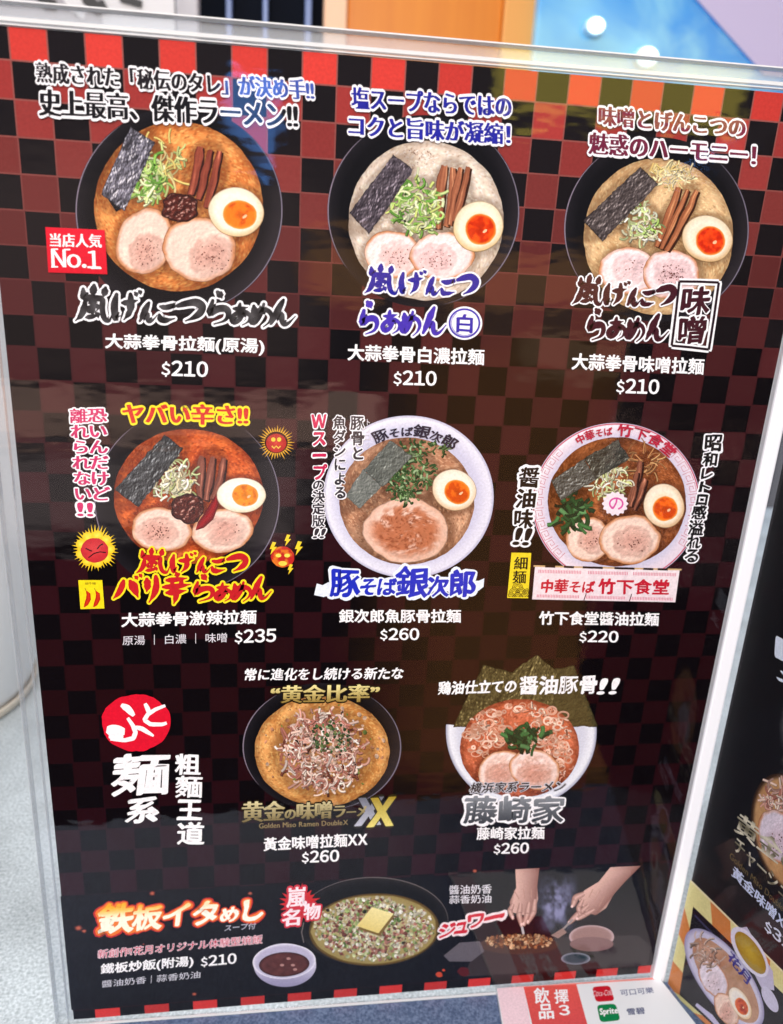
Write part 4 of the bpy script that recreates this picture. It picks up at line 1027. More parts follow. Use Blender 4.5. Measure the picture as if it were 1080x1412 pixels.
pr.layer = 21; pr.star(130.5, 759, 19, 17, lambda x, y, rho, th: mix((214, 64, 66), (196, 44, 52), rho), wob=.05, rings=6, segs=40)
pr.layer = 22; pr.strip([(118, 756), (124, 759), (127, 760)], 1.6, BLK); pr.strip([(134, 757), (138, 752), (142, 750)], 1.6, BLK); pr.strip([(122, 769), (130, 763), (138, 761), (146, 762)], 1.5, BLK)
pr.build('flame_emblem', PAGE, LP)
pr = P(20); burst(pr, 381, 610, 14, 27, 34, (226, 170, 50), 4); pr.star(381, 610, 16, 15, (60, 18, 10), rings=2, segs=30)
pr.layer = 21; pr.star(381, 611, 14, 13, lambda x, y, rho, th: mix((206, 70, 56), (178, 44, 40), rho), rings=5, segs=30)
pr.layer = 22
for x in (377, 385): pr.star(x, 606, 3, 3, (240, 206, 70), rings=2, segs=12)
pr.strip([(375, 615), (378, 618), (381, 615), (384, 618), (387, 615)], 1.8, (240, 200, 80))
pr.build('flame_emblem', PAGE, LP)
pr = P(20); pr.star(390, 768, 16, 14.5, lambda x, y, rho, th: mix((226, 120, 40), (190, 40, 36), sst(.4, .6, vn(x / 5, y / 5, 3))), rings=8, segs=32, wob=.06)
pr.layer = 21
for x in (384, 396): pr.star(x, 766, 4, 2.6, (248, 228, 90), rings=2, segs=12)
pr.star(390, 777, 6, 3.4, (246, 214, 80), rings=2, segs=14)
for (x, y, s) in ((376, 756, 1), (411, 756, 1.1), (400, 785, .8), (396, 745, .9)):
    pr.poly([(x, y - 9 * s), (x + 5 * s, y - 8 * s), (x + 2 * s, y - 2 * s), (x + 6 * s, y - 2 * s), (x - 3 * s, y + 9 * s), (x - 1 * s, y + 1 * s), (x - 4 * s, y + 1 * s)], (248, 214, 50))
pr.build('flame_emblem', PAGE, LP)
pr = P(20); pr.quad([(108, 800), (141, 800), (144, 839), (111, 840)], 4, 4, (246, 220, 30)); pr.layer = 21
for x in (120, 133):
    pr.strip([(x - 1, 815), (x + 2, 819), (x + 2, 826), (x - 1, 833), (x - 4, 837)], 7, (212, 52, 26), edge=(178, 30, 20), taper=.8); pr.strip([(x - 1, 815), (x - 3, 811)], 1, (140, 120, 30))
pr.layer = 22; lettering(pr, layout('細牛麺'), [(117, 806.5), (132, 806.2), (117, 803)], (90, 80, 20))
pr.build('spice_label', PAGE, LP)
# centre bowl words
pr = P(24)
lettering(pr, layout('豚そば銀次郎', scale=[1.05, .8, .8, 1.1, .85, 1.05]), [(0, 0), (1, 0), (0, 1)], (44, 40, 58), (.04, .016), .75, warp=.05, arc=(563.5, 688, 94, 86, 118, 51, .205))
pr.build('bowl_rim_text', PAGE, LP)
DG = (56, 50, 56)
text('side_slogan', '豚骨と', [(484.5, 633), (503, 633), (483.5, 574)], DG, nib=(.045, .02), nrot=.7, under=[(.07, OUT)], vertical=True, warp=.03)
text('side_slogan', 'トンコツ', [(504.5, 617), (510.5, 617), (504.5, 578)], (226, 222, 232), nib=(.01, .01), vertical=True)
text('side_slogan', '魚ダシによる', [(461, 687), (478, 687), (459.5, 573.5)], DG, nib=(.045, .02), nrot=.7, under=[(.07, OUT)], vertical=True, warp=.03)
text('side_slogan', 'Wスープ', [(431, 661), (451, 661), (430, 572)], (204, 36, 84), nib=(.06, .03), nrot=.7, under=[(.07, OUT)], vertical=True, warp=.03)
text('side_slogan', 'の決定版', [(431, 726), (448, 726), (431, 663)], DG, nib=(.04, .02), nrot=.7, under=[(.07, OUT)], vertical=True, warp=.03)
text('side_slogan', '!!', [(432, 742), (445.5, 742), (436, 729)], DG, nib=(.03, .02), under=[(.06, OUT)])
pr = P(23)
def jag(x0, x1, yf, yg, n, seed):
    rs = np.random.RandomState(seed); X = np.linspace(x0, x1, n)
    up = [(x, yf(x) + (rs.rand() - .5) * 5) for x in X]; dn = [(x + (rs.rand() - .5) * 8, yg(x) + (rs.rand() - .5) * 5) for x in X]
    return up + dn[::-1]
pr.poly(jag(437, 668, lambda x: 806 - (x - 437) * .03 - 6 * math.sin((x - 437) / 231 * 3.14), lambda x: 822 - (x - 437) * .045 + 3 * math.sin((x - 437) / 231 * 3.14), 30, 5), (232, 240, 252))
pr.build('brush_stroke', PAGE, LP)
text('dish_title', '豚そば銀次郎', [(456, 823), (654, 824), (458, 781)], (34, 48, 190), nib=(.055, .02), nrot=.75, warp=.06, under=[(.07, (238, 244, 254))], scale=[1.15, .75, .75, 1.25, .85, 1.1], gap=-.06)
text('dish_name', '銀次郎魚豚骨拉麵', [(468, 858.5), (635.5, 858.5), (468, 840.5)], **GOT)
price('260', [(524.7, 883.5), (577.5, 883.5), (525, 866.5)])
# right bowl words
pr = P(24)
lettering(pr, layout('中華そば', scale=[.9, .95, .8, .8]), [(0, 0), (1, 0), (0, 1)], (186, 40, 66), (.045, .015), .75, warp=.04, arc=(850, 693, 99, 93, 121, 93, .14))
lettering(pr, layout('竹下食堂'), [(0, 0), (1, 0), (0, 1)], (186, 40, 66), (.045, .015), .75, warp=.04, arc=(850, 693, 98, 92, 89, 42, .18))
pr.build('bowl_rim_text', PAGE, LP)
def chain(name, chars, size, col=BLK, under=OUT, nib=(.05, .02), warp=.04):
    pr = P(26)
    for ch, x, y, s in chars:
        lettering(pr, layout(ch), [(x - s / 2 - 1, y + s / 2), (x + s / 2 - 1, y + s / 2 + .8), (x - s / 2 + 1.5, y - s / 2)], col, nib, .75, under=[(.085, under)], warp=warp, seed=int(x))
    return pr.build(name, PAGE, LP)
chain('side_slogan', [('醤', 729.5, 658, 27), ('油', 725.5, 687, 25), ('味', 722, 715, 25)], 26)
text('side_slogan', '!!', [(708, 751), (727, 752), (715, 728)], BLK, nib=(.04, .02), under=[(.07, OUT)])
chain('side_slogan', [('昭', 983.5, 610, 22), ('和', 979, 633, 19), ('レ', 975, 653, 14), ('ト', 972, 671, 14), ('ロ', 968, 689, 14), ('感', 964, 706, 19), ('溢', 960, 727, 20), ('れ', 957, 747, 18), ('る', 954, 766, 17)], 20)
pr = P(20); pr.quad([(705.5, 762), (732.8, 762.5), (728.5, 825), (699.5, 824.5)], 4, 6, (240, 214, 44)); pr.layer = 21
for cx, cy in ((705, 825), (714, 825), (723, 825), (709.5, 818), (718.5, 818), (728, 819), (714, 811)):
    for r in (3.2, 5.2, 7.2):
        t = np.linspace(math.pi, 2 * math.pi, 12); xs = np.clip(cx + np.cos(t) * r, 701.5, 728.5)
        pr.strip(np.stack([xs, np.minimum(cy + np.sin(t) * r, 823)], 1), .9, (70, 56, 20))
lettering(pr, layout('細'), [(709, 785), (727, 785), (710, 768)], BLK, (.03, .012)); lettering(pr, layout('麺'), [(707, 804.5), (725, 804.5), (708, 787)], BLK, (.03, .012))
pr.build('noodle_tag', PAGE, LP)
pr = P(20)
pr.quad([(738, 781), (937.5, 786), (931.4, 830.5), (734, 826.5)], 30, 6, lambda u, v, x, y: mix((244, 228, 232), (222, 198, 206), .8 * sst(.75, 1.0, fbm(x / 16, y * 0 + 3, 5, 2)) + .25 * v)); pr.layer = 21
for (v0, v1) in ((.10, .20), (.86, .95)):
    for i in range(90):
        u = i / 90 + .004
        if any(abs(u - q) < .02 for q in (.0, .345, .66, 1)): continue
        x0 = 738 + 199.5 * u - (3 + 3 * u) * v0; y0 = 781 + 5 * u + 44.7 * v0
        pr.poly([(x0, y0), (x0 + 1.1, y0), (x0 + .9, y0 + 44.7 * (v1 - v0)), (x0 - .2, y0 + 44.7 * (v1 - v0))], (220, 130, 150))
pr.strip([(736, 780.5), (940, 785.5)], 2.2, (206, 170, 120))
for u in (.07, .2, .33, .4, .55, .62, .75, .85): pr.strip([(738 + 199 * u, 780.6 + 5 * u), (738 + 199 * (u + .07), 780.8 + 5 * (u + .07))], 3, (40, 22, 18))
for u in (.345, .66): pr.strip([(737 + 199 * u - 1, 829 + 3 * u), (737 + 199 * u + 3, 817 + 3 * u)], 1.2, (60, 30, 30))
NOREN = pr.build('shop_curtain', PAGE, LP)
subtext(NOREN, 'curtain_text', '中華そば', [(746, 817), (819, 818), (748, 798.5)], (196, 30, 52), nib=(.05, .02), nrot=.75, warp=.04, scale=[.9, .95, .85, .85], layer=23)
subtext(NOREN, 'curtain_text', '竹下食堂', [(825, 818.5), (922, 820), (826, 798)], (196, 30, 52), nib=(.05, .02), nrot=.75, warp=.04, layer=23)
text('dish_name', '竹下食堂醬油拉麵', [(743.5, 861), (908, 863), (744.5, 843)], **GOT)
price('220', [(799, 886), (852, 887), (800, 869.5)])
# third row words
text('slogan', '常に進化をし続ける新たな', [(336.8, 938.5), (555, 936.5), (339, 922)], nib=(.04, .016), nrot=.6, warp=.02)
GOLD = lambda u, v: mix((150, 124, 60), (246, 232, 160), v)
text('slogan', '“黄金比率”', [(374, 969.5), (522, 967.5), (375, 945.5)], GOLD, nib=(.045, .008), under=[(.05, (36, 26, 12))])
pr = P(20); pr.star(187.6, 996.5, 48, 39, (222, 22, 48), wob=.05, seed=9, lobes=4, rings=6, segs=60); pr.layer = 21
for pts, w, tp in (([(167, 972), (176, 977), (185, 987)], 9.5, .55), ([(176, 990), (183, 1000), (187, 1010), (184, 1018), (172, 1021), (152, 1019)], 6.5, .35), ([(147, 1006), (158, 1008), (172, 1009)], 17, .5), ([(150, 1015), (160, 1016), (170, 1017)], 10, .5), ([(184, 1002), (196, 1005), (212, 1015)], 6.5, .6),
                 ([(200, 970), (204, 978), (206, 986)], 6.5, .4), ([(228, 973), (215, 978), (204, 985), (199, 993), (208, 999), (224, 999), (230, 997)], 6.0, .35)):
    q = np.array(pts, float); tt = np.linspace(0, 1, len(q)); T = np.linspace(0, 1, 24)
    pr.strip(np.stack([np.interp(T, tt, q[:, 0]), np.interp(T, tt, q[:, 1])], 1), w, WHITE, taper=tp)
pr.build('red_seal', PAGE, LP)
BW = dict(nib=(.055, .02), nrot=.75, warp=.04)
text('section_title', '麺', [(154, 1098), (231, 1094), (157, 1042)], **BW)
text('section_title', '系', [(174, 1135), (216, 1133), (178, 1101)], **BW)
pr = P(26)
for ch, x, y, s in (('粗', 259, 1054, 31), ('麵', 260, 1085, 33), ('王', 261.5, 1117, 30), ('道', 263, 1149, 33)):
    lettering(pr, layout(ch), [(x - s * .55, y + s * .45), (x + s * .55, y + s * .45), (x - s * .52, y - s * .45)], WHITE, (.045, .018), .75, warp=.04)
pr.build('section_title', PAGE, LP)
text('dish_title', '黄金の味噌ラーメ', [(334.4, 1134), (506, 1127), (335, 1106)], lambda u, v: mix((120, 104, 60), (226, 214, 166), v), nib=(.05, .006), scale=[1.25, 1.2, .7, 1.05, 1.05, .8, .6, .7], gap=-.04, under=[(.045, (30, 22, 10))])
text('dish_title', 'X', [(491, 1139), (523, 1137), (496, 1101)], lambda u, v: mix((190, 192, 206), (110, 112, 124), v), nib=(.05, .01), under=[(.03, (40, 36, 30))])
text('dish_title', 'X', [(508, 1140.5), (540, 1138.5), (513, 1101)], lambda u, v: mix((232, 218, 120), (168, 144, 50), v), nib=(.05, .01), layer=29, under=[(.03, (50, 40, 16))])
text('dish_title', 'Golden Miso Ramen DoubleX', [(357.5, 1142.5), (480, 1137.5), (357.5, 1135.5)], (150, 130, 86), nib=(.012, .0))
text('dish_name', '黃金味噌拉麵XX', [(364, 1173.5), (506, 1166), (364, 1155.5)], **GOT)
price('260', [(416.5, 1191), (467, 1189), (417, 1174)])
BR2 = dict(nib=(.05, .024), nrot=.75, warp=.04)
text('slogan', '鶏油仕立ての', [(604, 958), (711, 955), (606, 940)], **BR2)
text('slogan', '醤油豚骨', [(716, 958), (822, 956), (718, 933)], **BR2)
text('slogan', '!!', [(824, 957.5), (848, 957), (831, 936)], nib=(.03, .02))
text('dish_title', '横浜家系ラーメン', [(646.6, 1094), (777, 1091.5), (651, 1079.5)], (50, 44, 46), nib=(.035, .016), nrot=.75, warp=.04, under=[(.06, (206, 206, 216))])
text('dish_title', '藤崎家', [(640, 1135), (775.7, 1135), (643, 1098)], lambda u, v: mix((60, 62, 68), (140, 144, 150), v), nib=(.055, .02), nrot=.75, warp=.05, under=[(.06, OUT)])
text('dish_name', '藤崎家拉麵', [(657.6, 1158), (750.5, 1157), (658, 1141)], **GOT)
price('260', [(681, 1178.5), (728.5, 1177.5), (682, 1163)])

# ------------------------------------------------------------------ the dark strip along the foot of the page
pr = P(1)
def stripc(u, v, x, y):
    c = mix((7, 6, 13), (13, 11, 19), fbm(x / 60, y / 40, 3))
    return mix(c, (40, 24, 26), .6 * sst(640, 760, x) * sst(1215, 1300, y))
pr.quad([(83.2, 1236), (924, 1190), (900, 1330), (98.5, 1393.2)], 60, 16, stripc)
BAN = pr.build('side_dish_banner', PAGE, LP)
def ban(name, fn, layer=3):
    q = P(layer); fn(q); return q.build(name, BAN, LP)
def pan(p):
    def f(x, y, rho, th): return mix((12, 11, 13), (40, 36, 36), sst(.86, .99, rho) * (.4 + .6 * np.cos(th + 1.2) ** 2))
    p.star(515, 1271, 103, 61, f, rings=12, segs=90, rot=-.04)
    t = np.linspace(-2.9, .3, 60); p.strip(np.stack([515 + np.cos(t) * 103, 1270 + np.sin(t) * 60], 1), 1.2, (104, 96, 96), taper=.9)
    p.strip([(419, 1300), (416, 1286), (419, 1272)], 1.2, (120, 112, 110))
    p.star(516, 1282, 90, 50, lambda x, y, rho, th: mix((176, 144, 66), (70, 50, 22), sst(.93, 1, rho)), rings=5, segs=60, rot=-.04)
ban('iron_pan', pan)
RICE = [(236, 230, 204), (222, 216, 180), (204, 212, 160), (164, 184, 112), (246, 242, 226), (190, 132, 116), (150, 84, 76), (214, 190, 160), (230, 222, 196)]
def rice(p):
    p.star(516, 1282, 86, 47, lambda x, y, rho, th: mix((206, 196, 156), (150, 132, 78), rho), rings=6, segs=60, rot=-.04, wob=.03)
    bits(p, 516, 1281, 82, 44, 900, 120, RICE, (1.5, 3.6), .82)
    bits(p, 520, 1276, 74, 38, 120, 123, [(120, 150, 80), (150, 178, 100), (96, 126, 66)], (1.4, 3.4), .8); bits(p, 508, 1284, 64, 32, 170, 121, [(160, 100, 88), (186, 130, 114), (128, 76, 66)], (1.4, 3.4), .8)
ban('fried_rice', rice, 5)
ban('butter_pat', lambda p: (p.poly([(514, 1254), (545, 1263), (524, 1291), (493, 1281)], (120, 96, 50)), p.quad([(513, 1251), (543, 1260), (522, 1287), (492, 1277)], 8, 8, lambda u, v, x, y: mix((240, 226, 160), (226, 204, 124), v))), 6)
def soupbowl(p):
    th = np.linspace(0, math.pi, 30); X = np.cos(th); 
    pts = [(393 + 43 * x, 1328 + 33 * math.sin(t) ** .8) for t, x in zip(th, X)]
    def f(x, y, rho, th): return mix((214, 210, 226), (166, 160, 190), sst(.55, 1, rho))
    p.star(393, 1331, 43, 30, lambda x, y, rho, th: mix((206, 200, 220), (150, 144, 176), sst(1325, 1362, y)), rings=12, segs=60)
    p.star(392, 1326, 43.5, 24, lambda x, y, rho, th: mix((184, 178, 204), (238, 234, 244), sst(.9, .98, rho)), rings=14, segs=60, rot=-.05)
    p.star(392, 1330, 35, 17, lambda x, y, rho, th: mix(mix((70, 34, 34), (110, 62, 58), fbm(x / 9, y / 6, 5)), (50, 22, 24), sst(.85, 1, rho)), rings=12, segs=50, rot=-.05)
    for x, y in ((389, 1331), (398, 1322), (407, 1337), (404, 1331)): p.star(x, y, 3, 1.8, (176, 130, 124), rings=2, segs=10)
ban('soup_bowl', soupbowl, 8)
def flame_c(u, v): return mix(mix((255, 250, 226), (250, 176, 30), sst(.45, .95, v)), (252, 250, 240), sst(.3, .8, u) * .8)
text('banner_title', '鉄板イタめし', [(134.5, 1288), (361, 1270), (138, 1248)], flame_c, nib=(.06, .025), nrot=.75, warp=.05, under=[(.10, (196, 40, 40)), (.055, (236, 120, 40))], scale=[1.25, 1.05, 1.1, 1.05, .7, .95], gap=-.06, parent=BAN)
text('banner_text', 'スープ付', [(309.5, 1284.5), (352, 1281), (311, 1275.5)], (176, 176, 190), nib=(.02, .02), parent=BAN)
text('banner_text', '新創作!花月オリジナル体験型焼飯', [(134.8, 1322), (361.5, 1301), (135.5, 1310)], (196, 40, 72), nib=(.0, .0), under=[(.045, (248, 226, 234))], parent=BAN)
text('dish_name', '鐵板炒飯(附湯)', [(139, 1345.5), (266, 1334), (139.5, 1329.5)], parent=BAN, **GOT)
price('210', [(277.5, 1334), (325.7, 1329.5), (277.5, 1319)], parent=BAN)
text('dish_options', '醬油奶香 ｜ 蒜香奶油', [(140.4, 1362.5), (276, 1349), (141, 1352)], (214, 212, 222), nib=(.004, .002), parent=BAN)
def nameburst(p):
    burst(p, 413, 1247, 18, 30, 22, (206, 40, 44), 8); p.star(413, 1247, 20, 19, (206, 40, 44), rings=2, segs=40)
ban('red_burst', nameburst, 8)
for ch, x, y, s in (('嵐', 409, 1238, 27), ('名', 401, 1266, 23), ('物', 430, 1258, 22)):
    text('burst_text', ch, [(x - s / 2, y + s / 2), (x + s / 2, y + s / 2 - 2), (x - s / 2 + 1, y - s / 2)], (252, 232, 238), nib=(.04, .02), under=[(.09, (206, 48, 66))], parent=BAN, layer=24)
text('banner_text', '醬油奶香', [(619.7, 1233.5), (678, 1232), (620, 1221)], (226, 224, 232), nib=(.012, .01), parent=BAN)
text('banner_text', '蒜香奶油', [(619.7, 1246.5), (677.5, 1245), (620, 1235)], (226, 224, 232), nib=(.012, .01), parent=BAN)
pr = P(24)
for ch, x, y, s in (('ジ', 616, 1284, 22), ('ュ', 635, 1281, 17), ('ワ', 655, 1271, 21), ('ー', 681, 1267, 27)):
    lettering(pr, layout(ch), [(x - s / 2, y + s * .4 + 1), (x + s / 2, y + s * .4 - 2), (x - s / 2 + 2, y - s * .4)] if ch != 'ー' else [(x - 13, y + 3), (x + 13, y - 3), (x - 12, y - 1)], (206, 36, 56), (.05, .02), .75, under=[(.10, (244, 226, 230))], warp=.05)
pr.build('banner_text', BAN, LP)
# the cook's hands over the hot plate
def plate(p):
    p.poly([(668, 1306), (700, 1294), (880, 1290), (898, 1306), (893, 1331), (640, 1347), (650, 1322)], (52, 44, 46))
    p.star(716, 1303, 55, 13, (70, 52, 46), rings=3, segs=40)
    p.star(816, 1292, 31, 16, lambda x, y, rho, th: mix((150, 116, 112), (196, 170, 172), sst(.8, 1, rho)), rings=6, segs=40)
    p.star(816, 1302, 30, 10, (128, 96, 96), rings=2, segs=30)
    p.star(794, 1322, 20, 8, lambda x, y, rho, th: mix((40, 48, 62), (150, 152, 168), sst(.75, .95, rho)), rings=6, segs=36)
    p.poly([(612, 1318), (634, 1300), (662, 1298), (668, 1312), (650, 1326), (620, 1326)], (96, 90, 98))
    for x, y, s in ((606, 1344, 4.5), (612, 1338, 2), (640, 1340, 8)): p.star(x, y, s, s * .8, (196, 70, 44) if s < 5 else (84, 20, 26), rings=3, segs=12, wob=.3)
ban('hot_plate', plate, 3)
ban('fried_meat', lambda p: bits(p, 716, 1298, 46, 10, 190, 130, [(206, 156, 112), (176, 116, 76), (226, 186, 146), (140, 84, 54)], (1.4, 3.4), .6), 4)
def smoke(p):
    def f(u, v, x, y):
        d = np.clip(1 - ((u - .5) / .5) ** 2, 0, 1) * np.clip(1 - ((v - .5) / .5) ** 2, 0, 1)
        return mix((10, 9, 16), (132, 134, 172), d * sst(.30, .72, fbm(x / 14, y / 18, 9, 4)) * 1.2)
    p.quad([(738, 1204), (800, 1201), (796, 1290), (736, 1290)], 40, 40, f)
ban('steam', smoke, 2)
SK = (218, 176, 164); SKD = (140, 94, 86)
def skin(p, pts, w, taper=.25):
    q = np.array(pts, float); tt = np.linspace(0, 1, len(q)); T = np.linspace(0, 1, 22)
    p.strip(np.stack([np.interp(T, tt, q[:, 0]), np.interp(T, tt, q[:, 1])], 1), w, SK, edge=SKD, taper=taper)
def handl(p):
    p.poly([(711, 1199), (744, 1197), (741, 1222), (742, 1240), (738, 1256), (722, 1262), (706, 1258), (703, 1244), (712, 1224)], [SK, SKD, SKD, SK, SKD, SK, SK, SKD, SK])
    for pts, w in (([(738, 1240), (736, 1258), (727, 1274)], 8), ([(730, 1244), (727, 1262), (722, 1277)], 8), ([(718, 1246), (716, 1262), (720, 1278)], 8), ([(708, 1246), (703, 1256), (708, 1268)], 7)): skin(p, pts, w, .45)
    for x, y in ((736, 1257), (727, 1260), (717, 1259), (705, 1255)): p.strip([(x - 2.5, y), (x, y - .8), (x + 2.5, y)], .8, SKD)
    for x, y in ((728, 1271), (722, 1274), (719, 1275), (707, 1265)): p.star(x, y, 1.6, 2.2, (240, 206, 200), rings=2, segs=10)
    for q in ([(709, 1228), (716, 1240)], [(722, 1226), (724, 1240)], [(733, 1226), (733, 1238)]): p.strip(q, 1.2, (182, 136, 124))
    p.strip([(720, 1278), (722, 1288)], 3.2, (190, 186, 190))
def handr(p):
    p.poly([(842, 1196), (884, 1194), (862, 1216), (846, 1234), (836, 1252), (822, 1262), (808, 1258), (798, 1240), (806, 1228), (826, 1216)], [SK, SKD, SKD, SKD, SK, SKD, SK, SK, SK, SK])
    for pts, w in (([(806, 1232), (794, 1238), (790, 1250)], 9), ([(812, 1248), (796, 1262), (784, 1274)], 8), ([(820, 1254), (806, 1262), (796, 1268)], 7), ([(804, 1240), (798, 1252), (800, 1262)], 7)): skin(p, pts, w, .45)
    for x, y in ((792, 1241), (799, 1258), (806, 1261), (800, 1251)): p.strip([(x - 2.5, y - 1), (x, y - .6), (x + 2, y + 1.4)], .8, SKD)
    for x, y in ((789, 1250), (785, 1272), (796, 1267)): p.star(x, y, 1.8, 2.0, (240, 206, 200), rings=2, segs=10)
    for q in ([(818, 1226), (812, 1238)], [(828, 1228), (820, 1244)], [(834, 1236), (826, 1250)]): p.strip(q, 1.2, (182, 136, 124))
    p.strip([(790, 1268), (772, 1286)], 2.6, (150, 140, 140)); p.poly([(776, 1280), (760, 1290), (770, 1294), (782, 1286)], (150, 120, 112))
ban('cook_hand', handl, 6)
ban('cook_hand', handr, 6)
def embers(p):
    rs = np.random.RandomState(4)
    for x, y, s in ((108, 1280, 6), (116, 1284, 4), (268, 1371, 4), (210, 1232, 5), (345, 1232, 4), (655, 1201, 4), (198, 1302, 1.6), (650, 1262, 1.2)):
        p.star(x, y, s, s * .75, lambda x_, y_, rho, th: mix((190, 96, 70), (40, 14, 18), sst(.2, 1, rho)), rings=4, segs=14, wob=.3, seed=int(x))
    for i in range(40):
        x = 95 + rs.rand() * 560; y = 1215 + rs.rand() * 150; s = .4 + rs.rand() * .5
        p.star(x, y, s, s, (60, 36, 40), rings=1, segs=6)
ban('embers', embers, 2)

# ================================================================== the side page, on the right wing
SIDE = empty('menu_page', (SO[0] + .09 * SD[0], SO[1] + .09 * SD[1], BASE_Z), 'black menu page with gold lettering on the right wing, seen at a slant', 'menu')
L2 = np.array(SIDE.location)
V = []
for z in (BASE_Z, ZT):
    for tt in (0.0, -.0008):
        for w in (.0015, .2115): V.append(SO + SD * w + SN * tt + np.array([0, 0, z]))
BLKM = principled('black_page', (.004, .004, .006), .5, .2)
part('page_sheet', V, [(0, 2, 3, 1), (4, 5, 7, 6), (0, 1, 5, 4), (2, 6, 7, 3), (0, 4, 6, 2), (1, 3, 7, 5)], BLKM, SIDE, L2)
def sp(name, fn, layer=2, parent=None):
    q = P(layer, side_plane); fn(q); return _build(q, name, parent or SIDE, L2)
def sidebowl(p):
    p.star(1092, 1152, 52, 88, lambda x, y, rho, th: mix(mix((176, 128, 84), (214, 170, 120), fbm(x / 9, y / 9, 3)), (58, 40, 32), sst(.88, .98, rho)), rot=-.30, rings=30, segs=90)
PB2 = sp('dish_photo', sidebowl, 2)
sp('bean_sprouts', lambda p: curls(p, 1076, 1110, 20, 26, 70, 140, SPROUT, 22, 2.6), 4, PB2)
sp('pork_slice', lambda p: pork(p, 1074, 1154, 28, 38, 141, -.4, fat=(212, 200, 212), meat=(196, 172, 186), pepper=30), 5, PB2)
METAL = lambda u, v: mix((110, 104, 84), (224, 218, 196), .5 + .5 * np.sin(v * 9 + u * 4))
def st2(name, body, quad, col, nib, **k):
    return text(name, body, quad, col, nib=nib, parent=SIDE, plane=side_plane, loc=L2, layer=12, **k)
st2('dish_title', '黄金の味', [(1012.8, 1146), (1134, 1241), (1021, 1119)], METAL, (.05, .008))
st2('dish_title', 'チャーシュー', [(1012, 1173), (1100, 1259), (1016, 1153)], METAL, (.03, .008))
st2('dish_title', 'Golden Miso DoubleX', [(1006, 1183), (1086, 1264), (1008, 1175)], (110, 96, 66), (.012, .002))
st2('dish_name', '黃金味噌XX', [(1008.6, 1207), (1090, 1292), (1013, 1193.5)], (206, 216, 244), (.03, .024))
st2('price', '$320', [(1054.3, 1283), (1102, 1327), (1056.5, 1267)], (220, 226, 244), (.03, .02), scale=[.8, 1, 1, 1])
st2('slogan', '一', [(1070, 899), (1100, 915), (1071, 884)], (220, 230, 246), (.05, .04))
st2('slogan', 'メ', [(1072, 936), (1098, 958), (1074, 918)], (220, 230, 246), (.04, .03))
def tray(p):
    TL, TR, BR_, BL_ = [np.array(q, float) for q in ((952, 1214), (1090, 1350), (1066, 1500), (920, 1362))]
    C1, C2 = np.array((222, 214, 150)), np.array((206, 128, 70))
    def edge(a, b, ia, ib, n, s):
        for i in range(n):
            t0, t1 = i / n, (i + 1) / n
            q = [a + (b - a) * t0, a + (b - a) * t1, ia + (ib - ia) * t1, ia + (ib - ia) * t0]
            p.poly(q, C1 if (i + s) % 2 else C2)
    iTL, iTR, iBR, iBL = [np.array(q, float) for q in ((956, 1250), (1088, 1378), (1064, 1486), (937, 1372))]
    edge(TL, TR, iTL, iTR, 5, 1); edge(TL, BL_, iTL, iBL, 4, 1)
    edge(BL_, BR_, iBL, iBR, 4, 1)
    p.poly([iTL, iTR, iBR, iBL], (24, 20, 30))
    p.strip([TL, TR], 2.2, (232, 222, 180))
    p.strip([(958, 1262), (985, 1290)], 10, (62, 58, 96), taper=.8)
TRAY = sp('tray_photo', tray, 2)
def tb(p):
    p.star(999, 1350, 34, 82, lambda x, y, rho, th: mix((206, 202, 226), (150, 144, 184), sst(.95, 1, rho)), rot=-.62, rings=10, segs=80)
    p.star(1001, 1352, 26, 70, lambda x, y, rho, th: mix((170, 122, 94), (206, 166, 140), fbm(x / 7, y / 9, 8)), rot=-.62, rings=24, segs=80)
    curls(p, 975, 1318, 10, 26, 60, 150, [(214, 190, 176), (190, 150, 130)], 18, 2.2, rot=-.5)
    pork(p, 984, 1350, 17, 30, 151, -.5, fat=(222, 210, 222), meat=(206, 184, 190), pepper=6)
    pork(p, 1002, 1392, 14, 26, 152, -.5, pepper=6)
    egg(p, 1021, 1384, 12, 25, 1023, 1388, 8, 13, 153, white=(240, 230, 226), yolk=(190, 62, 44), rot=-.5)
sp('ramen_bowl', tb, 4, TRAY)
sp('soup_cup', lambda p: (p.poly([(1010, 1282), (1030, 1278), (1066, 1340), (1068, 1366), (1050, 1362)], (196, 190, 216)), p.star(1034, 1313, 17, 40, (222, 218, 236), rot=-.58, rings=4, segs=60), p.star(1035, 1314, 13, 34, lambda x, y, rho, th: mix((198, 170, 60), (160, 128, 40), rho), rot=-.58, rings=6, segs=50)), 5, TRAY)
sp('spoon', lambda p: (p.star(1062, 1378, 8, 20, (206, 202, 226), rot=-.5, rings=3, segs=30), p.strip([(960, 1385), (980, 1402), (1000, 1425)], 7, (196, 190, 220), taper=.4)), 6, TRAY)
st2('dish_title', '花月', [(1003, 1322), (1030, 1358), (1009, 1311)], (62, 50, 140), (.04, .02))

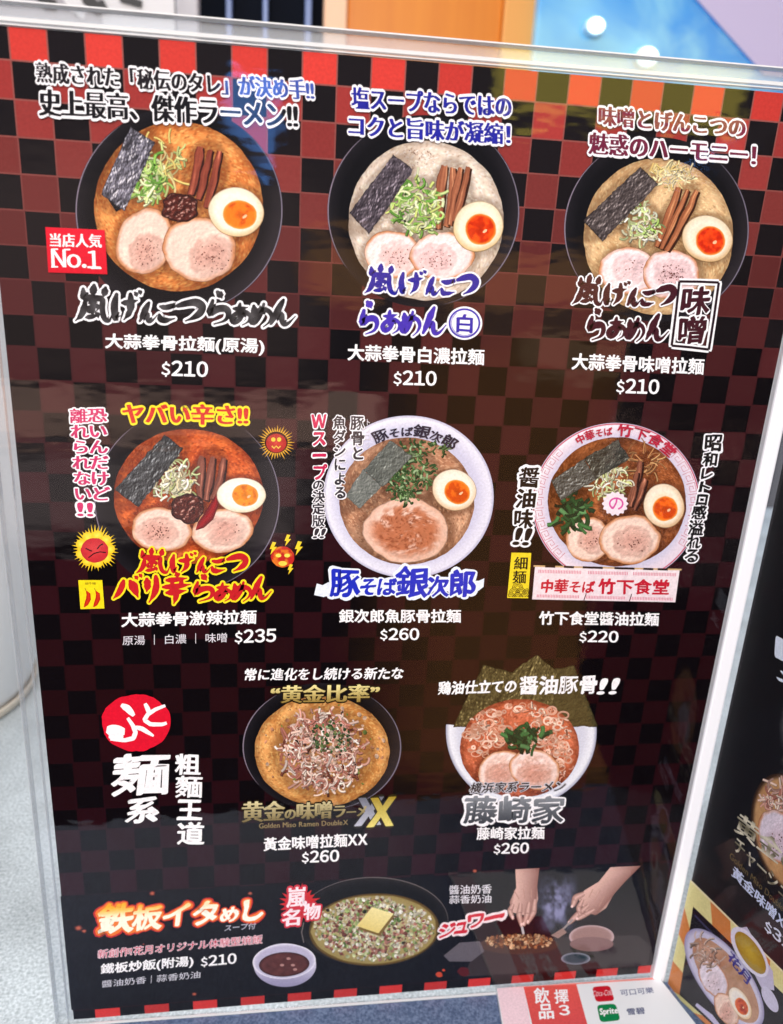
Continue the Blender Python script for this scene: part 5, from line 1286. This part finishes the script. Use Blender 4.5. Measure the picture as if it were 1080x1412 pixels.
# ================================================================== the drinks card on the counter
CARD = empty('drinks_card', (.18, -.03, 0), 'white and red drinks card lying flat before the corner edge', 'card')
L3 = np.array(CARD.location)
PLN = card_plane
def cdir(p): return on_plane([p], (0, 0, CARD_Z), (0, 0, 1))[0]
outl = [(685, 1362.5), (908, 1347), (966, 1420), (1060, 1545), (722, 1600)]
W3 = [cdir(p) for p in outl]
k = len(W3); V = [w for w in W3] + [w - np.array([0, 0, .0016]) for w in W3]
part('card_sheet', V, [tuple(range(k))[::-1], tuple(range(k, 2 * k))] + [(i, (i + 1) % k, k + (i + 1) % k, k + i) for i in range(k)], principled('card_stock', (.82, .84, .86), .3), CARD, L3)
def cp(name, fn, layer=2, parent=None):
    q = P(layer, PLN); fn(q); return _build(q, name, parent or CARD, L3)
cp('pink_margin', lambda p: p.poly([(685.5, 1363), (722, 1360.5), (728, 1390), (733, 1420), (760, 1590), (724, 1598), (694, 1412)], (246, 214, 222)), 2)
cp('red_block', lambda p: p.quad([(722, 1360.5), (794.5, 1355.5), (826, 1470), (750, 1482)], 6, 10, lambda u, v, x, y: mix((226, 92, 84), (206, 70, 82), v)), 3)
cp('top_band', lambda p: p.poly([(690, 1362.6), (720, 1360.6), (900, 1348.2), (906, 1350.5), (793, 1357.5)], (240, 150, 140)), 4)
for ch, x, y, s in (('飲', 747, 1373, 20), ('擇', 774, 1374, 18), ('品', 753, 1395, 19), ('3', 778, 1393, 13)):
    text('card_text', ch, [(x - s / 2 + 1, y + s * .55), (x + s / 2 + 1.5, y + s * .5), (x - s / 2 - 1, y - s * .5)], WHITE, nib=(.028, .022), parent=CARD, plane=PLN, loc=L3, layer=5)
def logo(p, q, c):
    q = np.array(q, float); n = []
    for i in range(4):
        a, b, d = q[i - 1], q[i], q[(i + 1) % 4]
        for t in np.linspace(0, 1, 5):
            e0 = b + (a - b) * .22; e1 = b + (d - b) * .22; n.append((e0 * (1 - t) + b * t) * (1 - t) + (b * (1 - t) + e1 * t) * t)
    p.poly(n, c)
lg = cp('logo_tile', lambda p: logo(p, [(816.5, 1361), (841, 1359), (848, 1380), (822, 1382)], (196, 28, 44)), 3)
text('logo_text', 'Coca-Cola', [(818, 1374.5), (845, 1372.5), (818, 1366.5)], (236, 190, 196), nib=(.02, .004), nrot=.5, warp=.03, parent=lg, plane=PLN, loc=L3, layer=5)
lg = cp('logo_tile', lambda p: logo(p, [(823, 1386), (849, 1384), (856, 1407), (828, 1410)], (20, 128, 74)), 3)
text('logo_text', 'Sprite', [(828.5, 1402), (852.5, 1400), (827, 1391)], WHITE, nib=(.04, .02), parent=lg, plane=PLN, loc=L3, layer=5)
text('card_text', '可口可樂', [(857, 1373.5), (902, 1369.5), (855, 1365)], (110, 116, 150), nib=(.01, .01), parent=CARD, plane=PLN, loc=L3, layer=5)
text('card_text', '雪碧', [(866, 1400), (890, 1398), (864, 1391)], (90, 96, 130), nib=(.02, .02), parent=CARD, plane=PLN, loc=L3, layer=5)
